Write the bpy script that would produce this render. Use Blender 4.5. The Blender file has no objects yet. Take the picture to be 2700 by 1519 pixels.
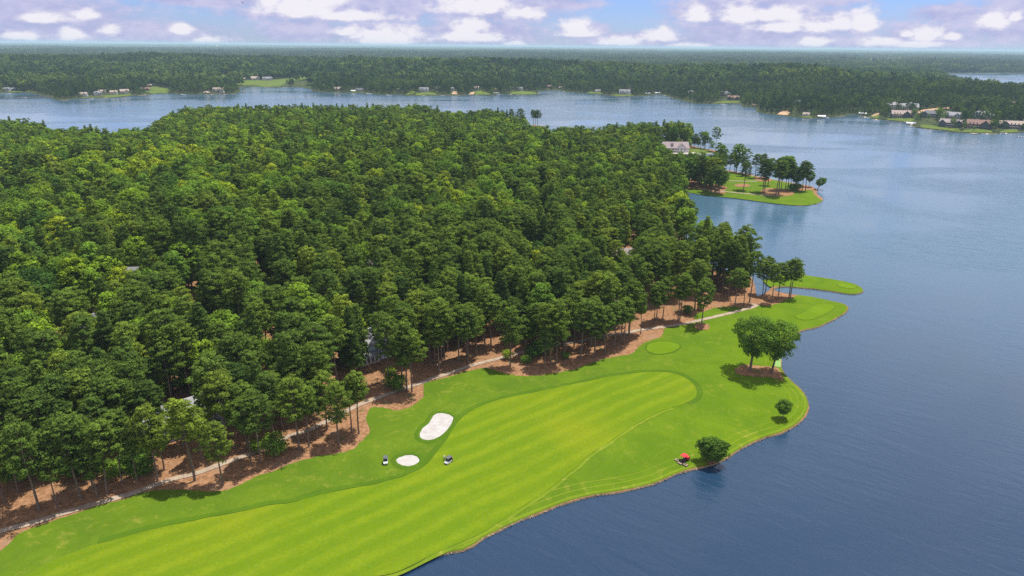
import bpy, math, random
import numpy as np
from mathutils import Vector, Matrix
from mathutils.geometry import delaunay_2d_cdt

# ------------------------------------------------------------------ camera, sky, sun, exposure
S = bpy.context.scene
COL = S.collection
R = math.radians
CAM_H, PITCH, ROLL, FPX = 110.0, R(19.52), R(0.50), 1801.0
_f = np.array([0, math.cos(PITCH), -math.sin(PITCH)])
_u0 = np.array([0, math.sin(PITCH), math.cos(PITCH)])
_r0 = np.array([1.0, 0, 0])
_r = _r0 * math.cos(ROLL) + _u0 * math.sin(ROLL)
_u = _u0 * math.cos(ROLL) - _r0 * math.sin(ROLL)
cam_d = bpy.data.cameras.new('camera')
cam = bpy.data.objects.new('camera', cam_d); COL.objects.link(cam)
cam_d.sensor_width = 36; cam_d.lens = FPX / 2700 * 36
cam_d.clip_start = 1.0; cam_d.clip_end = 200000
_m = Matrix.Identity(4)
for i in range(3):
    _m[i][0], _m[i][1], _m[i][2] = _r[i], _u[i], -_f[i]
_m[2][3] = CAM_H
cam.matrix_world = _m
S.camera = cam
S.view_settings.view_transform = 'Standard'; S.view_settings.look = 'None'
S.view_settings.gamma = 1.0; S.view_settings.use_curve_mapping = False
S.view_settings.exposure = 0.30
S.render.engine = 'CYCLES'
S.cycles.max_bounces = 6; S.cycles.diffuse_bounces = 3; S.cycles.glossy_bounces = 2
S.cycles.transmission_bounces = 3; S.cycles.transparent_max_bounces = 4; S.cycles.volume_bounces = 1
S.cycles.use_denoising = False; S.cycles.sample_clamp_indirect = 5.0; S.cycles.sample_clamp_direct = 12.0
S.cycles.caustics_reflective = False; S.cycles.caustics_refractive = False

SUN_DIR = np.array([0.25, 0.205, 0.95]); SUN_DIR /= np.linalg.norm(SUN_DIR)
SUN_EL = math.asin(SUN_DIR[2]); SUN_AZ = math.atan2(SUN_DIR[0], SUN_DIR[1])
sun_d = bpy.data.lights.new('sun', 'SUN'); sun_d.energy = 4.9; sun_d.angle = R(0.53); sun_d.color = (1, 0.955, 0.88)
sun = bpy.data.objects.new('sun', sun_d); COL.objects.link(sun)
sun.rotation_euler = Vector(SUN_DIR).to_track_quat('Z', 'Y').to_euler()
sun.location = (0, 0, 300)


class NT:
    """small wrapper that adds and wires shader nodes"""
    def __init__(s, nt): s.nt = nt; nt.nodes.clear()
    def n(s, t, **kw):
        nd = s.nt.nodes.new(t)
        for k, v in kw.items(): setattr(nd, k, v)
        return nd
    def put(s, sock, v):
        if v is None: return
        if isinstance(v, bpy.types.NodeSocket): s.nt.links.new(v, sock)
        else:
            if isinstance(v, (tuple, list)) and len(v) == 3 and sock.type == 'RGBA': v = (*v, 1)
            sock.default_value = v
    def m(s, op, a, b=None, c=None, clamp=False):
        nd = s.n('ShaderNodeMath', operation=op, use_clamp=clamp)
        for i, v in enumerate((a, b, c)): s.put(nd.inputs[i], v)
        return nd.outputs[0]
    def vm(s, op, a, b=None):
        nd = s.n('ShaderNodeVectorMath', operation=op)
        s.put(nd.inputs[0], a); s.put(nd.inputs[1], b)
        return nd.outputs[0]
    def mix(s, f, a, b, blend='MIX'):
        nd = s.n('ShaderNodeMix', data_type='RGBA', blend_type=blend)
        s.put(nd.inputs[0], f); s.put(nd.inputs[6], a); s.put(nd.inputs[7], b)
        return nd.outputs[2]
    def noise(s, vec, scale=1.0, detail=4.0, rough=0.55, dist=0.0, color=False):
        nd = s.n('ShaderNodeTexNoise'); s.put(nd.inputs['Vector'], vec)
        nd.inputs['Scale'].default_value = scale; nd.inputs['Detail'].default_value = detail
        nd.inputs['Roughness'].default_value = rough; nd.inputs['Distortion'].default_value = dist
        return nd.outputs[1 if color else 0]
    def step(s, v, a, b, lo=0.0, hi=1.0):
        nd = s.n('ShaderNodeMapRange', interpolation_type='SMOOTHSTEP')
        for i, x in enumerate((v, a, b, lo, hi)): s.put(nd.inputs[i], x)
        return nd.outputs[0]
    def ramp(s, v, stops):
        nd = s.n('ShaderNodeValToRGB'); s.put(nd.inputs[0], v)
        e = nd.color_ramp.elements
        while len(e) < len(stops): e.new(0.5)
        for k, (p, c) in zip(e, stops): k.position = p; k.color = (*c, 1)
        return nd.outputs[0]
    def attr(s, name, typ='GEOMETRY', out=2):
        nd = s.n('ShaderNodeAttribute', attribute_name=name, attribute_type=typ)
        return nd.outputs[out]
    def xyz(s, x, y, z):
        nd = s.n('ShaderNodeCombineXYZ')
        for i, v in enumerate((x, y, z)): s.put(nd.inputs[i], v)
        return nd.outputs[0]


def pix_dir(px, py):
    d = _f + (px - 1350) / FPX * _r + (759.5 - py) / FPX * _u
    return d / np.linalg.norm(d)


def azel(px, py):
    d = pix_dir(px, py)
    return math.degrees(math.atan2(d[0], d[1])), math.degrees(math.asin(d[2]))


world = bpy.data.worlds.new('World'); S.world = world; world.use_nodes = True
w = NT(world.node_tree)
sky = w.n('ShaderNodeTexSky', sky_type='NISHITA', sun_disc=False)
sky.sun_elevation = SUN_EL; sky.sun_rotation = SUN_AZ
sky.altitude = 200; sky.air_density = 1.0; sky.dust_density = 0.25; sky.ozone_density = 3.0
WS = 0.10
gen = w.n('ShaderNodeTexCoord').outputs['Generated']
sep = w.n('ShaderNodeSeparateXYZ'); w.put(sep.inputs[0], gen)
az = w.m('MULTIPLY', w.m('ARCTAN2', sep.outputs[0], sep.outputs[1]), 57.2958)
el = w.m('MULTIPLY', w.m('ARCSINE', sep.outputs[2]), 57.2958)
nvec = w.vm('MULTIPLY', gen, (44, 44, 84))
n1 = w.m('SUBTRACT', w.noise(nvec, 1.0, 7, 0.6), 0.5)
n2 = w.m('SUBTRACT', w.noise(w.vm('MULTIPLY', gen, (15, 15, 60)), 1.0, 4, 0.55), 0.5)
# cumulus seen from here, one row per cloud: centre and half width in photo pixels, rise above and fall below the centre
LILAC = [(90, 40, 250, 45, 30), (250, 95, 330, 32, 14), (560, 4, 150, 14, 10), (1010, 8, 150, 30, 26), (800, 90, 105, 38, 20),
         (1010, 85, 110, 22, 25), (880, 42, 230, 40, 14), (1300, 30, 160, 50, 24), (1270, 95, 150, 40, 24), (1535, 84, 60, 20, 12),
         (1690, 112, 150, 22, 12), (1940, 30, 160, 40, 30), (2030, 80, 230, 60, 16), (2010, 110, 260, 26, 16), (2440, 100, 110, 32, 12),
         (2660, 70, 110, 60, 26), (2500, 38, 90, 20, 14), (2300, 118, 200, 16, 12), (1420, 12, 130, 20, 12), (2100, 6, 140, 16, 14), (2690, 12, 50, 20, 12)]
WHITE = [(115, 52, 62, 14, 8), (60, 97, 48, 14, 8), (225, 38, 30, 14, 12), (190, 92, 34, 20, 12), (475, 80, 32, 16, 10), (290, 82, 30, 14, 8), (555, 112, 42, 19, 6),
         (790, 28, 100, 40, 16), (870, 5, 40, 18, 14), (940, 46, 110, 16, 8), (1020, 108, 95, 38, 12), (905, 85, 40, 14, 8),
         (1250, 20, 90, 34, 18), (1240, 72, 44, 26, 22), (1240, 100, 90, 16, 10), (1380, 38, 60, 20, 10), (1520, 90, 52, 36, 6), (1360, 120, 30, 10, 4),
         (1745, 100, 44, 28, 10), (1630, 112, 56, 16, 8), (1840, 50, 34, 34, 8), (1950, 48, 56, 40, 12), (2040, 42, 90, 22, 16),
         (2160, 76, 52, 30, 10), (2215, 68, 34, 28, 12), (2275, 66, 40, 36, 14), (2050, 74, 70, 16, 10), (1820, 122, 55, 10, 4),
         (2440, 96, 44, 26, 12), (2395, 92, 24, 10, 6), (2510, 98, 24, 10, 6), (2625, 54, 44, 20, 16), (2675, 48, 20, 14, 8), (2320, 112, 50, 14, 8), (2430, 118, 60, 9, 6), (2150, 112, 40, 12, 8)]


def cloud_field(rows):
    best = None
    for cx, cy, hw, up, dn in rows:
        a0, e0 = azel(cx, cy)
        k = 0.030 * math.cos(R(a0)) ** 2
        hw, up, dn = hw * 1.22, up * 1.3, dn * 1.35
        du = w.m('MULTIPLY', w.m('SUBTRACT', az, a0), 1.0 / (hw * k))
        dv = w.m('SUBTRACT', el, e0)
        dv = w.m('MAXIMUM', w.m('MULTIPLY', dv, 1.0 / (up * 0.0275)), w.m('MULTIPLY', dv, -1.0 / (dn * 0.0275)))
        s_ = w.m('MULTIPLY_ADD', du, du, w.m('MULTIPLY', dv, dv))
        best = s_ if best is None else w.m('SMOOTH_MIN', best, s_, 0.35)
    return w.m('SUBTRACT', 1.0, w.m('SQRT', w.m('MAXIMUM', best, 0.0)))


inside = w.m('MULTIPLY', w.step(w.m('ABSOLUTE', az), 36, 41, 1, 0), w.step(el, 3.2, 5.0, 1, 0))
gfar = w.m('MULTIPLY_ADD', w.noise(w.vm('MULTIPLY', gen, (5, 5, 14)), 1.0, 6, 0.6), 3.2, -1.30)  # unseen clouds beyond the view, cover raised to brighten water and ambient light
gl = w.m('MULTIPLY_ADD', w.noise(w.vm('MULTIPLY', gen, (3.4, 3.4, 11)), 1.0, 5, 0.6), 3.2, -2.05)
fW = w.m('MULTIPLY_ADD', inside, w.m('SUBTRACT', cloud_field(WHITE), gfar), gfar)
fL = w.m('MULTIPLY_ADD', inside, w.m('SUBTRACT', cloud_field(LILAC), gl), gl)
fW = w.m('ADD', fW, w.m('MULTIPLY', n1, 1.5)); fL = w.m('ADD', w.m('ADD', fL, w.m('MULTIPLY', n1, 1.5)), w.m('MULTIPLY', n2, 1.0))
mL = w.m('MULTIPLY', w.step(fL, -0.42, 0.42), 0.9)
mW = w.m('MULTIPLY', w.step(fW, -0.26, 0.52), 0.93)
up_ = w.step(sep.outputs[2], -0.02, 0.0)
mL = w.m('MULTIPLY', mL, up_); mW = w.m('MULTIPLY', mW, up_)
skyc = w.mix(1.0, sky.outputs[0], (0.55, 0.68, 1.16), 'MULTIPLY')
lil = w.mix(w.step(w.m('ADD', n1, n2), -0.28, 0.28), (3.6, 3.7, 5.9), (5.2, 5.0, 6.7))
col = w.mix(mL, skyc, lil)
whi = w.mix(w.step(w.m('ADD', fW, w.m('MULTIPLY', n1, 1.2)), -0.3, 0.5), (5.4, 5.2, 6.8), (7.5, 7.25, 7.7))
col = w.mix(mW, col, whi)
bg = w.n('ShaderNodeBackground'); w.put(bg.inputs[0], col); bg.inputs[1].default_value = WS
wo = w.n('ShaderNodeOutputWorld'); w.nt.links.new(bg.outputs[0], wo.inputs[0])
world.cycles.sampling_method = 'MANUAL'; world.cycles.sample_map_resolution = 512

# ------------------------------------------------------------------ helpers
rng = np.random.default_rng(7)
random.seed(7)


def at(px, py, z=0.0):
    """the point of height z that a photo pixel looks at"""
    d = pix_dir(px, py)
    t = (z - CAM_H) / d[2]
    return np.array([d[0] * t, d[1] * t])


def crop(x0, y0, s):
    return lambda pts: [(x0 + x / s, y0 + y / s) for x, y in pts]


D = lambda pts: [(x * 1.0481, y * 1.0481) for x, y in pts]
C1, C2, C3 = crop(0, 0, 2.862), crop(900, 0, 2.862), crop(1800, 0, 2.862)
C4, C5, C6 = crop(1700, 350, 2.898), crop(900, 850, 1.84), crop(0, 900, 2.415)
Z1, Z2, Z3 = crop(0, 500, 3.623), crop(700, 500, 3.623), crop(1300, 500, 3.623)
Z4, Z5, B2, O3 = crop(1000, 780, 3.68), crop(1600, 700, 3.68), crop(1750, 1120, 10.35), crop(1860, 780, 5.574)
H5 = crop(2260, 240, 5.855)


def ats(pts, z=0.0): return [at(x, y, z) for x, y in pts]


def spline(pts, step=3.0, closed=False, rmax=None):
    """Catmull-Rom resample; step grows with distance"""
    P = [np.asarray(p, float) for p in pts]
    n = len(P); out = []
    for i in range(n if closed else n - 1):
        p0, p1, p2, p3 = (P[(i + k) % n] if closed else P[min(max(i + k, 0), n - 1)] for k in (-1, 0, 1, 2))
        L = np.linalg.norm(p2 - p1); st = step * max(1.0, np.linalg.norm(p1) / 350.0)
        k = max(1, int(L / st))
        d1 = np.linalg.norm(p1 - p0) + 1e-6; d3 = np.linalg.norm(p3 - p2) + 1e-6
        m1 = (p2 - p0) / (d1 + L + 1e-6) * L; m2 = (p3 - p1) / (d3 + L + 1e-6) * L
        for j in range(k):
            t = j / k; t2 = t * t; t3 = t2 * t
            out.append((2 * t3 - 3 * t2 + 1) * p1 + (t3 - 2 * t2 + t) * m1 + (-2 * t3 + 3 * t2) * p2 + (t3 - t2) * m2)
    if not closed: out.append(P[-1])
    return np.array(out)


def sm(x, a, b):
    t = np.clip((np.asarray(x, float) - a) / (b - a), 0, 1)
    return t * t * (3 - 2 * t)


def seg_dist(poly, pts, closed=True, chunk=20000):
    A = np.asarray(poly, float); B = np.roll(A, -1, 0)
    if not closed: A, B = A[:-1], B[:-1]
    AB = B - A; l2 = (AB ** 2).sum(1) + 1e-12
    pts = np.atleast_2d(np.asarray(pts, float)); out = np.empty(len(pts))
    chunk = max(200, int(4e6 / len(A)))
    for i in range(0, len(pts), chunk):
        p = pts[i:i + chunk, None, :] - A[None]
        t = np.clip((p * AB[None]).sum(2) / l2[None], 0, 1)
        d = p - t[..., None] * AB[None]
        out[i:i + chunk] = np.sqrt((d ** 2).sum(2).min(1))
    return out


def inside_poly(poly, pts):
    A = np.asarray(poly, float); pts = np.atleast_2d(np.asarray(pts, float))
    x, y = pts[:, 0], pts[:, 1]; r = np.zeros(len(pts), bool)
    for (x1, y1), (x2, y2) in zip(A, np.roll(A, -1, 0)):
        if y1 == y2: continue
        c = ((y1 > y) != (y2 > y)) & (x < (x2 - x1) * (y - y1) / (y2 - y1) + x1)
        r ^= c
    return r


def sdist(poly, pts):
    d = seg_dist(poly, pts)
    return np.where(inside_poly(poly, pts), d, -d)


_ph = np.random.default_rng(3).uniform(0, 6.28, (24, 2)); _an = np.random.default_rng(4).uniform(0, 6.28, 24)


def bumps(x, y, wl, k=0, n=6):
    s_ = 0
    for i in range(n):
        a = _an[(k + i) % 24]; l = wl * (0.6 + 0.17 * i)
        s_ = s_ + np.sin((x * math.cos(a) + y * math.sin(a)) * 6.283 / l + _ph[(k + i) % 24, 0])
    return s_ / n * 1.4


def mesh_np(name, V, F, mat=None, smooth=False, pattr=None):
    """mesh from a vertex array and one (n, 3 or 4) face array"""
    V = np.asarray(V, np.float32); F = np.asarray(F, np.int32)
    me = bpy.data.meshes.new(name); k = F.shape[1]
    me.vertices.add(len(V)); me.vertices.foreach_set('co', V.ravel())
    me.loops.add(F.size); me.loops.foreach_set('vertex_index', F.ravel())
    me.polygons.add(len(F)); me.polygons.foreach_set('loop_start', np.arange(0, F.size, k, dtype=np.int32))
    if smooth: me.polygons.foreach_set('use_smooth', np.ones(len(F), bool))
    for nm, arr in (pattr or {}).items():
        a = me.attributes.new(nm, 'FLOAT', 'POINT'); a.data.foreach_set('value', np.asarray(arr, np.float32))
    me.update(calc_edges=True)
    if mat is not None: me.materials.append(mat)
    return me


class MB:
    """collects simple solids; build() links them as ONE mesh object"""
    def __init__(s): s.v, s.f = [], []
    def add(s, v, f):
        o = len(s.v); s.v += [tuple(map(float, p)) for p in v]; s.f += [tuple(i + o for i in q) for q in f]; return s
    def box(s, c, d, rz=0.0, taper=1.0):
        x, y, z = (k / 2 for k in d); ca, sa = math.cos(rz), math.sin(rz); v = []
        for sz in (-1, 1):
            t = taper if sz > 0 else 1.0
            for sx, sy in ((-1, -1), (1, -1), (1, 1), (-1, 1)):
                a, b = sx * x * t, sy * y * t
                v.append((c[0] + a * ca - b * sa, c[1] + a * sa + b * ca, c[2] + sz * z))
        return s.add(v, [(3, 2, 1, 0), (4, 5, 6, 7), (0, 1, 5, 4), (1, 2, 6, 5), (2, 3, 7, 6), (3, 0, 4, 7)])
    def tube(s, p0, p1, r0, r1=None, n=6, cap=True):
        r1 = r0 if r1 is None else r1
        p0, p1 = np.array(p0, float), np.array(p1, float); d = p1 - p0; d = d / (np.linalg.norm(d) + 1e-9)
        a = np.cross(d, (0, 0, 1) if abs(d[2]) < 0.9 else (1, 0, 0)); a /= np.linalg.norm(a); b = np.cross(d, a)
        v = [p + (a * math.cos(t) + b * math.sin(t)) * r for p, r in ((p0, r0), (p1, r1)) for t in (2 * math.pi * i / n for i in range(n))]
        f = [(i, (i + 1) % n, n + (i + 1) % n, n + i) for i in range(n)]
        if cap: f += [tuple(range(n - 1, -1, -1)), tuple(range(n, 2 * n))]
        return s.add(v, f)
    def ball(s, c, r, nu=8, nv=5):
        r = (r, r, r) if np.isscalar(r) else r; v = [(c[0], c[1], c[2] - r[2])]
        for j in range(1, nv):
            p = -math.pi / 2 + math.pi * j / nv
            v += [(c[0] + r[0] * math.cos(p) * math.cos(2 * math.pi * i / nu), c[1] + r[1] * math.cos(p) * math.sin(2 * math.pi * i / nu), c[2] + r[2] * math.sin(p)) for i in range(nu)]
        v.append((c[0], c[1], c[2] + r[2])); t = len(v) - 1
        f = [(0, 1 + (i + 1) % nu, 1 + i) for i in range(nu)]
        for j in range(nv - 2):
            o = 1 + j * nu
            f += [(o + i, o + (i + 1) % nu, o + nu + (i + 1) % nu, o + nu + i) for i in range(nu)]
        o = 1 + (nv - 2) * nu
        return s.add(v, f + [(o + i, o + (i + 1) % nu, t) for i in range(nu)])
    def prism(s, prof, y0, y1):
        """profile in x,z swept along y"""
        n = len(prof); v = [(x, y0, z) for x, z in prof] + [(x, y1, z) for x, z in prof]
        return s.add(v, [tuple(range(n)), tuple(range(2 * n - 1, n - 1, -1))] + [(i, n + i, n + (i + 1) % n, (i + 1) % n) for i in range(n)])
    def mesh(s, name, mat, smooth=False):
        me = bpy.data.meshes.new(name); me.from_pydata(s.v, [], s.f); me.update()
        if smooth:
            for p in me.polygons: p.use_smooth = True
        me.materials.append(mat); return me
    def build(s, name, mat, parent=None, smooth=False): return link(name, s.mesh(name, mat, smooth), parent)


def link(name, data, parent=None, loc=None, rz=None):
    o = bpy.data.objects.new(name, data); COL.objects.link(o)
    if parent is not None: o.parent = parent
    if loc is not None: o.location = loc
    if rz is not None: o.rotation_euler = (0, 0, rz)
    return o


def tag(o, label=None, cat=None, group=None, kind=None):
    if label: o['label'] = label
    if cat: o['category'] = cat
    if group: o['group'] = group
    if kind: o['kind'] = kind
    return o


def thing(name, label, cat, loc, rz=0.0, group=None, scale=1.0):
    o = link(name, None, None, loc, rz); o.scale = (scale,) * 3 if np.isscalar(scale) else scale
    return tag(o, label, cat, group)


def fill(poly, pts):
    """triangles of a concave polygon with extra points inside"""
    n = len(poly)
    r = delaunay_2d_cdt([Vector(p) for p in pts], [(i, (i + 1) % n) for i in range(n)], [], 0, 1e-4, False)
    V = np.array([(p.x, p.y) for p in r[0]]); T = np.array([t for t in r[2]])
    return V, T[inside_poly(poly, V[T].mean(1))]


def sheet(name, poly, zf, off, mat, spacing=6.0, kind='structure', parent=None, pattr=None, smooth=True):
    """a filled polygon draped on the ground height zf"""
    poly = np.asarray(poly, float); lo, hi = poly.min(0), poly.max(0)
    gx, gy = np.meshgrid(np.arange(lo[0], hi[0], spacing), np.arange(lo[1], hi[1], spacing))
    g = np.c_[gx.ravel(), gy.ravel()] + np.random.default_rng(1).uniform(-.2, .2, (gx.size, 2)) * spacing
    g = g[inside_poly(poly, g)]
    if len(g): g = g[seg_dist(poly, g) > spacing * 0.3]
    pts = np.r_[poly, g] if len(g) else poly
    V, T = fill(poly, pts)
    z = zf(V[:, 0], V[:, 1]) + off
    me = mesh_np(name, np.c_[V, z], T, mat, smooth, {k: f(V) for k, f in (pattr or {}).items()})
    o = link(name, me, parent)
    if kind: o['kind'] = kind
    return o


def ribbon(name, line, width, zf, off, mat, kind='structure', lift=None):
    line = np.asarray(line, float); t = np.gradient(line, axis=0); t /= np.linalg.norm(t, axis=1)[:, None] + 1e-9
    nrm = np.c_[-t[:, 1], t[:, 0]]; V = []
    ww = width if np.ndim(width) else np.full(len(line), width)
    L, Rr = line + nrm * ww[:, None] / 2, line - nrm * ww[:, None] / 2
    P = np.stack([L, (L + Rr) / 2, Rr], 1).reshape(-1, 2)
    n = len(line); F = []
    for i in range(n - 1):
        a = 3 * i
        F += [(a, a + 1, a + 4, a + 3), (a + 1, a + 2, a + 5, a + 4)]
    me = mesh_np(name, np.c_[P, zf(P[:, 0], P[:, 1]) + off], F, mat, True)
    o = link(name, me)
    if kind: o['kind'] = kind
    return o


def new_mat(name):
    m = bpy.data.materials.new(name); m.use_nodes = True
    return m, NT(m.node_tree)


def plain(name, c, rough=0.7, spec=0.3, metal=0.0, var=0.12, scale=1.5):
    m, t = new_mat(name)
    tc = t.n('ShaderNodeTexCoord').outputs['Object']
    k = t.noise(tc, scale, 4, 0.6)
    cc = t.mix(t.step(k, 0.3, 0.7), tuple(x * (1 - var) for x in c), tuple(min(1, x * (1 + var)) for x in c))
    b = t.n('ShaderNodeBsdfPrincipled'); t.put(b.inputs['Base Color'], cc)
    b.inputs['Roughness'].default_value = rough; b.inputs['Specular IOR Level'].default_value = spec; b.inputs['Metallic'].default_value = metal
    t.nt.links.new(b.outputs[0], t.n('ShaderNodeOutputMaterial').inputs[0])
    return m


def ground_mat(name, fn, rough=0.95, bump=None):
    """fn(t, worldpos) -> colour socket"""
    m, t = new_mat(name)
    p = t.n('ShaderNodeNewGeometry').outputs['Position']
    b = t.n('ShaderNodeBsdfPrincipled'); t.put(b.inputs['Base Color'], fn(t, p))
    b.inputs['Roughness'].default_value = rough; b.inputs['Specular IOR Level'].default_value = 0.02
    if bump:
        bp = t.n('ShaderNodeBump'); bp.inputs['Strength'].default_value = bump[1]; bp.inputs['Distance'].default_value = bump[2]
        t.put(bp.inputs['Height'], t.noise(p, bump[0], 4, 0.65)); t.put(b.inputs['Normal'], bp.outputs[0])
    t.nt.links.new(b.outputs[0], t.n('ShaderNodeOutputMaterial').inputs[0])
    return m
# ------------------------------------------------------------------ shorelines and ground height
TOP = 27.0      # height of the tree tops that hide the far shores
sh_bottom = ats(D([(700, 1600), (860, 1500), (960, 1449), (1010, 1432), (1060, 1412), (1130, 1394), (1165, 1388), (1190, 1376), (1220, 1355), (1260, 1335), (1320, 1308),
    (1370, 1288), (1430, 1265), (1490, 1250), (1560, 1239), (1640, 1221), (1700, 1196), (1742, 1182), (1774, 1176), (1814, 1163), (1850, 1140), (1885, 1120),
    (1925, 1103), (1965, 1091), (2000, 1073), (2024, 1050), (2034, 1025), (2028, 1000), (2010, 978), (1992, 962), (1976, 946), (1967, 930), (1965, 905), (1968, 878), (1982, 856),
    (2015, 834), (2055, 825), (2095, 807), (2124, 790), (2133, 778), (2130, 771), (2117, 765), (2093, 760), (2060, 752), (2025, 746), (1990, 742), (1960, 737), (1944, 731)]))
sh_spit = ats(D([(1950, 726), (1972, 722.5), (2000, 724.5), (2033, 727), (2065, 731), (2100, 735.6), (2139, 742), (2158, 740.5), (2169, 737), (2172, 733), (2162, 722.5), (2136, 712.5), (2083, 702.6), (2030, 695), (1990, 688)]))
sh_n1 = ats(D([(1928, 607), (1908, 570), (1880, 562), (1833, 558), (1777, 548), (1752, 556), (1752, 522), (1742, 503), (1731, 491)]), TOP)
sh_pen2 = ats(D([(1726, 485.6), (1767, 491), (1806, 495), (1853, 500), (1902, 506.8), (1951, 513.3), (1991, 517.3), (2030, 517.6), (2053, 513.3), (2070, 505), (2066.5, 498), (2056, 490), (2054, 478),
    (2040, 470), (1984, 460), (1920, 448), (1870, 437), (1833, 430), (1790, 424), (1745, 414)]))
sh_point = ats(D([(1700, 398), (1710, 391), (1740, 389.5), (1770, 388.5), (1790, 387), (1803, 385), (1806, 383), (1800, 379.5), (1780, 376), (1750, 370), (1722, 362)]))
sh_n2 = ats(D([(1660, 305), (1620, 306), (1575, 308), (1525, 313), (1495, 322), (1469, 314), (1430, 315), (1400, 316)]), TOP)
sh_islet = ats(D([(1372, 320), (1366, 318), (1350, 316), (1330, 315)]))
sh_n3 = ats(D([(1310, 283), (1250, 270), (1210, 268), (1160, 274), (1100, 263), (1050, 257), (1005, 257), (950, 257), (890, 260), (859, 258), (733, 258), (600, 260), (500, 260), (450, 266), (425, 276), (400, 288), (385, 298),
    (360, 312), (313, 309), (273, 317), (240, 311), (200, 313), (160, 312), (133, 310), (112, 300), (90, 292), (33, 288), (0, 285)]), TOP + 3)
NEAR_CTRL = sh_bottom + sh_spit + sh_n1 + sh_pen2 + sh_point + sh_n2 + sh_islet + sh_n3
west = np.array([(-700., 800.), (-1000, 760), (-1300, 600), (-1300, -120), (-300, -120), (-90, -120), (-75, 40)])
near_poly = np.r_[spline(NEAR_CTRL, 2.5), west]
# fine rounding noise on the shore
_d = np.gradient(near_poly, axis=0); _nn = np.c_[-_d[:, 1], _d[:, 0]] / (np.linalg.norm(_d, axis=1)[:, None] + 1e-9)
_w = bumps(near_poly[:, 0], near_poly[:, 1], 7, 5) * 0.22 + bumps(near_poly[:, 0], near_poly[:, 1], 2.6, 9) * 0.14
near_poly = near_poly + _nn * _w[:, None]
near_lo = near_poly[::2]


def zn_d(x, y, d):
    x, y = np.asarray(x, float), np.asarray(y, float)
    return 0.42 + 0.55 * sm(d, 0, 15) + 0.5 * sm(d, 6, 50) + bumps(x, y, 46, 2) * 0.32 * sm(d, 6, 40) + (5.0 + bumps(x, y, 170, 8) * 4.2) * sm(d, 85, 260)


def zn(x, y):
    x, y = np.asarray(x, float), np.asarray(y, float); sh = x.shape
    return zn_d(x.ravel(), y.ravel(), np.maximum(0, sdist(near_lo, np.c_[x.ravel(), y.ravel()]))).reshape(sh)


far_shore = ats(D([(-420, 246), (-200, 240), (0, 235), (43, 233), (75, 234), (100, 240), (127, 245), (143, 251.7), (167, 252), (200, 248), (267, 246.7), (300, 245), (333, 240.7), (370, 239), (400, 236), (433, 236), (467, 238), (533, 238), (583, 237),
    (603, 231.7), (600, 223), (604, 219.5), (620, 218.6), (650, 219.3), (700, 220.7), (733, 219), (777, 222.7), (790, 230), (817, 232), (859, 233.5), (909, 234), (969, 239), (1002, 238), (1025, 241), (1092, 241), (1159, 240), (1192, 239), (1242, 240),
    (1259, 237), (1279, 238), (1325, 239), (1350, 238), (1355, 233), (1350, 229.5), (1409, 228), (1425, 231), (1475, 235), (1525, 239), (1552, 243), (1592, 243), (1625, 241), (1659, 238), (1685, 245), (1717, 253), (1751, 261), (1801, 261.5),
    (1861, 261), (1868, 269), (1900, 271), (1908, 283), (1957, 290), (1994, 295), (2034, 298), (2081, 297), (2117, 293), (2151, 288), (2187, 297), (2217, 302), (2251, 305), (2288, 309), (2296, 319), (2317, 323), (2367, 328), (2401, 333),
    (2451, 336), (2517, 337), (2576, 333), (2640, 330)]))
far_shore2 = ats(D([(2640, 214), (2576, 213), (2540, 212), (2517, 210), (2484, 203), (2451, 197), (2420, 191), (2400, 188)]), TOP) + ats(D([(2372, 187.5), (2360, 186), (2372, 184.9), (2420, 184.6), (2500, 184.3), (2576, 184), (2700, 183.5)]))
FAR_R = 62000.0
_e = [(math.sin(a) * FAR_R, math.cos(a) * FAR_R) for a in np.linspace(R(50), R(-50), 40)]
far_poly = np.r_[spline(far_shore, 5), np.array([(1150, 1150), (1500, 1500)]), spline(far_shore2, 12), np.array([(3500, 3050), (5000, 4700)]), np.array(_e), np.array([(-5000, 4200), (-1900, 1700)])]
far_hi = np.asarray(far_poly)


def zf_d(x, y, d):
    x, y = np.asarray(x, float), np.asarray(y, float)
    r = np.hypot(x, y); a = np.degrees(np.arctan2(x, y))
    rc = np.interp(a, [-40, -20, -5, 10, 22, 40], [3500, 3050, 2500, 2400, 2150, 2000])
    z = 0.5 + 6.8 * sm(d, 0, 110)
    z = z + (27 + 11 * bumps(x, y, 800, 4)) * np.exp(-((r - rc) / (0.24 * rc)) ** 2) * sm(d, 40, 520)
    z = z + 6 * bumps(x, y, 420, 11) * sm(d, 80, 500)
    far = sm(r, 4200, 7000)
    z = z + far * (10 + 13 * bumps(x * 0.55, y, 2300, 1) + 12 * sm(r, 9000, 24000) * (1 + 0.8 * bumps(x * 0.4, y, 6500, 6)))
    z = z + 20 * sm(r, 12500, 15000)
    return np.maximum(z, 0.6)


def zf(x, y):
    x, y = np.asarray(x, float), np.asarray(y, float); sh = x.shape
    p = np.c_[x.ravel(), y.ravel()]
    return zf_d(p[:, 0], p[:, 1], np.maximum(0, sdist(far_hi, p))).reshape(sh)


def ground(px, py, z=zn, n=4):
    """where a photo pixel meets the ground: x, y, height"""
    h = 1.2
    for _ in range(n):
        p = at(px, py, h); h = float(z(p[0], p[1]))
    return np.array([p[0], p[1], h])


def grounds(pts, z=zn):
    h = np.full(len(pts), 1.3)
    for _ in range(4):
        P = np.array([at(x, y, k) for (x, y), k in zip(pts, h)]); h = z(P[:, 0], P[:, 1])
    return P


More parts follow.
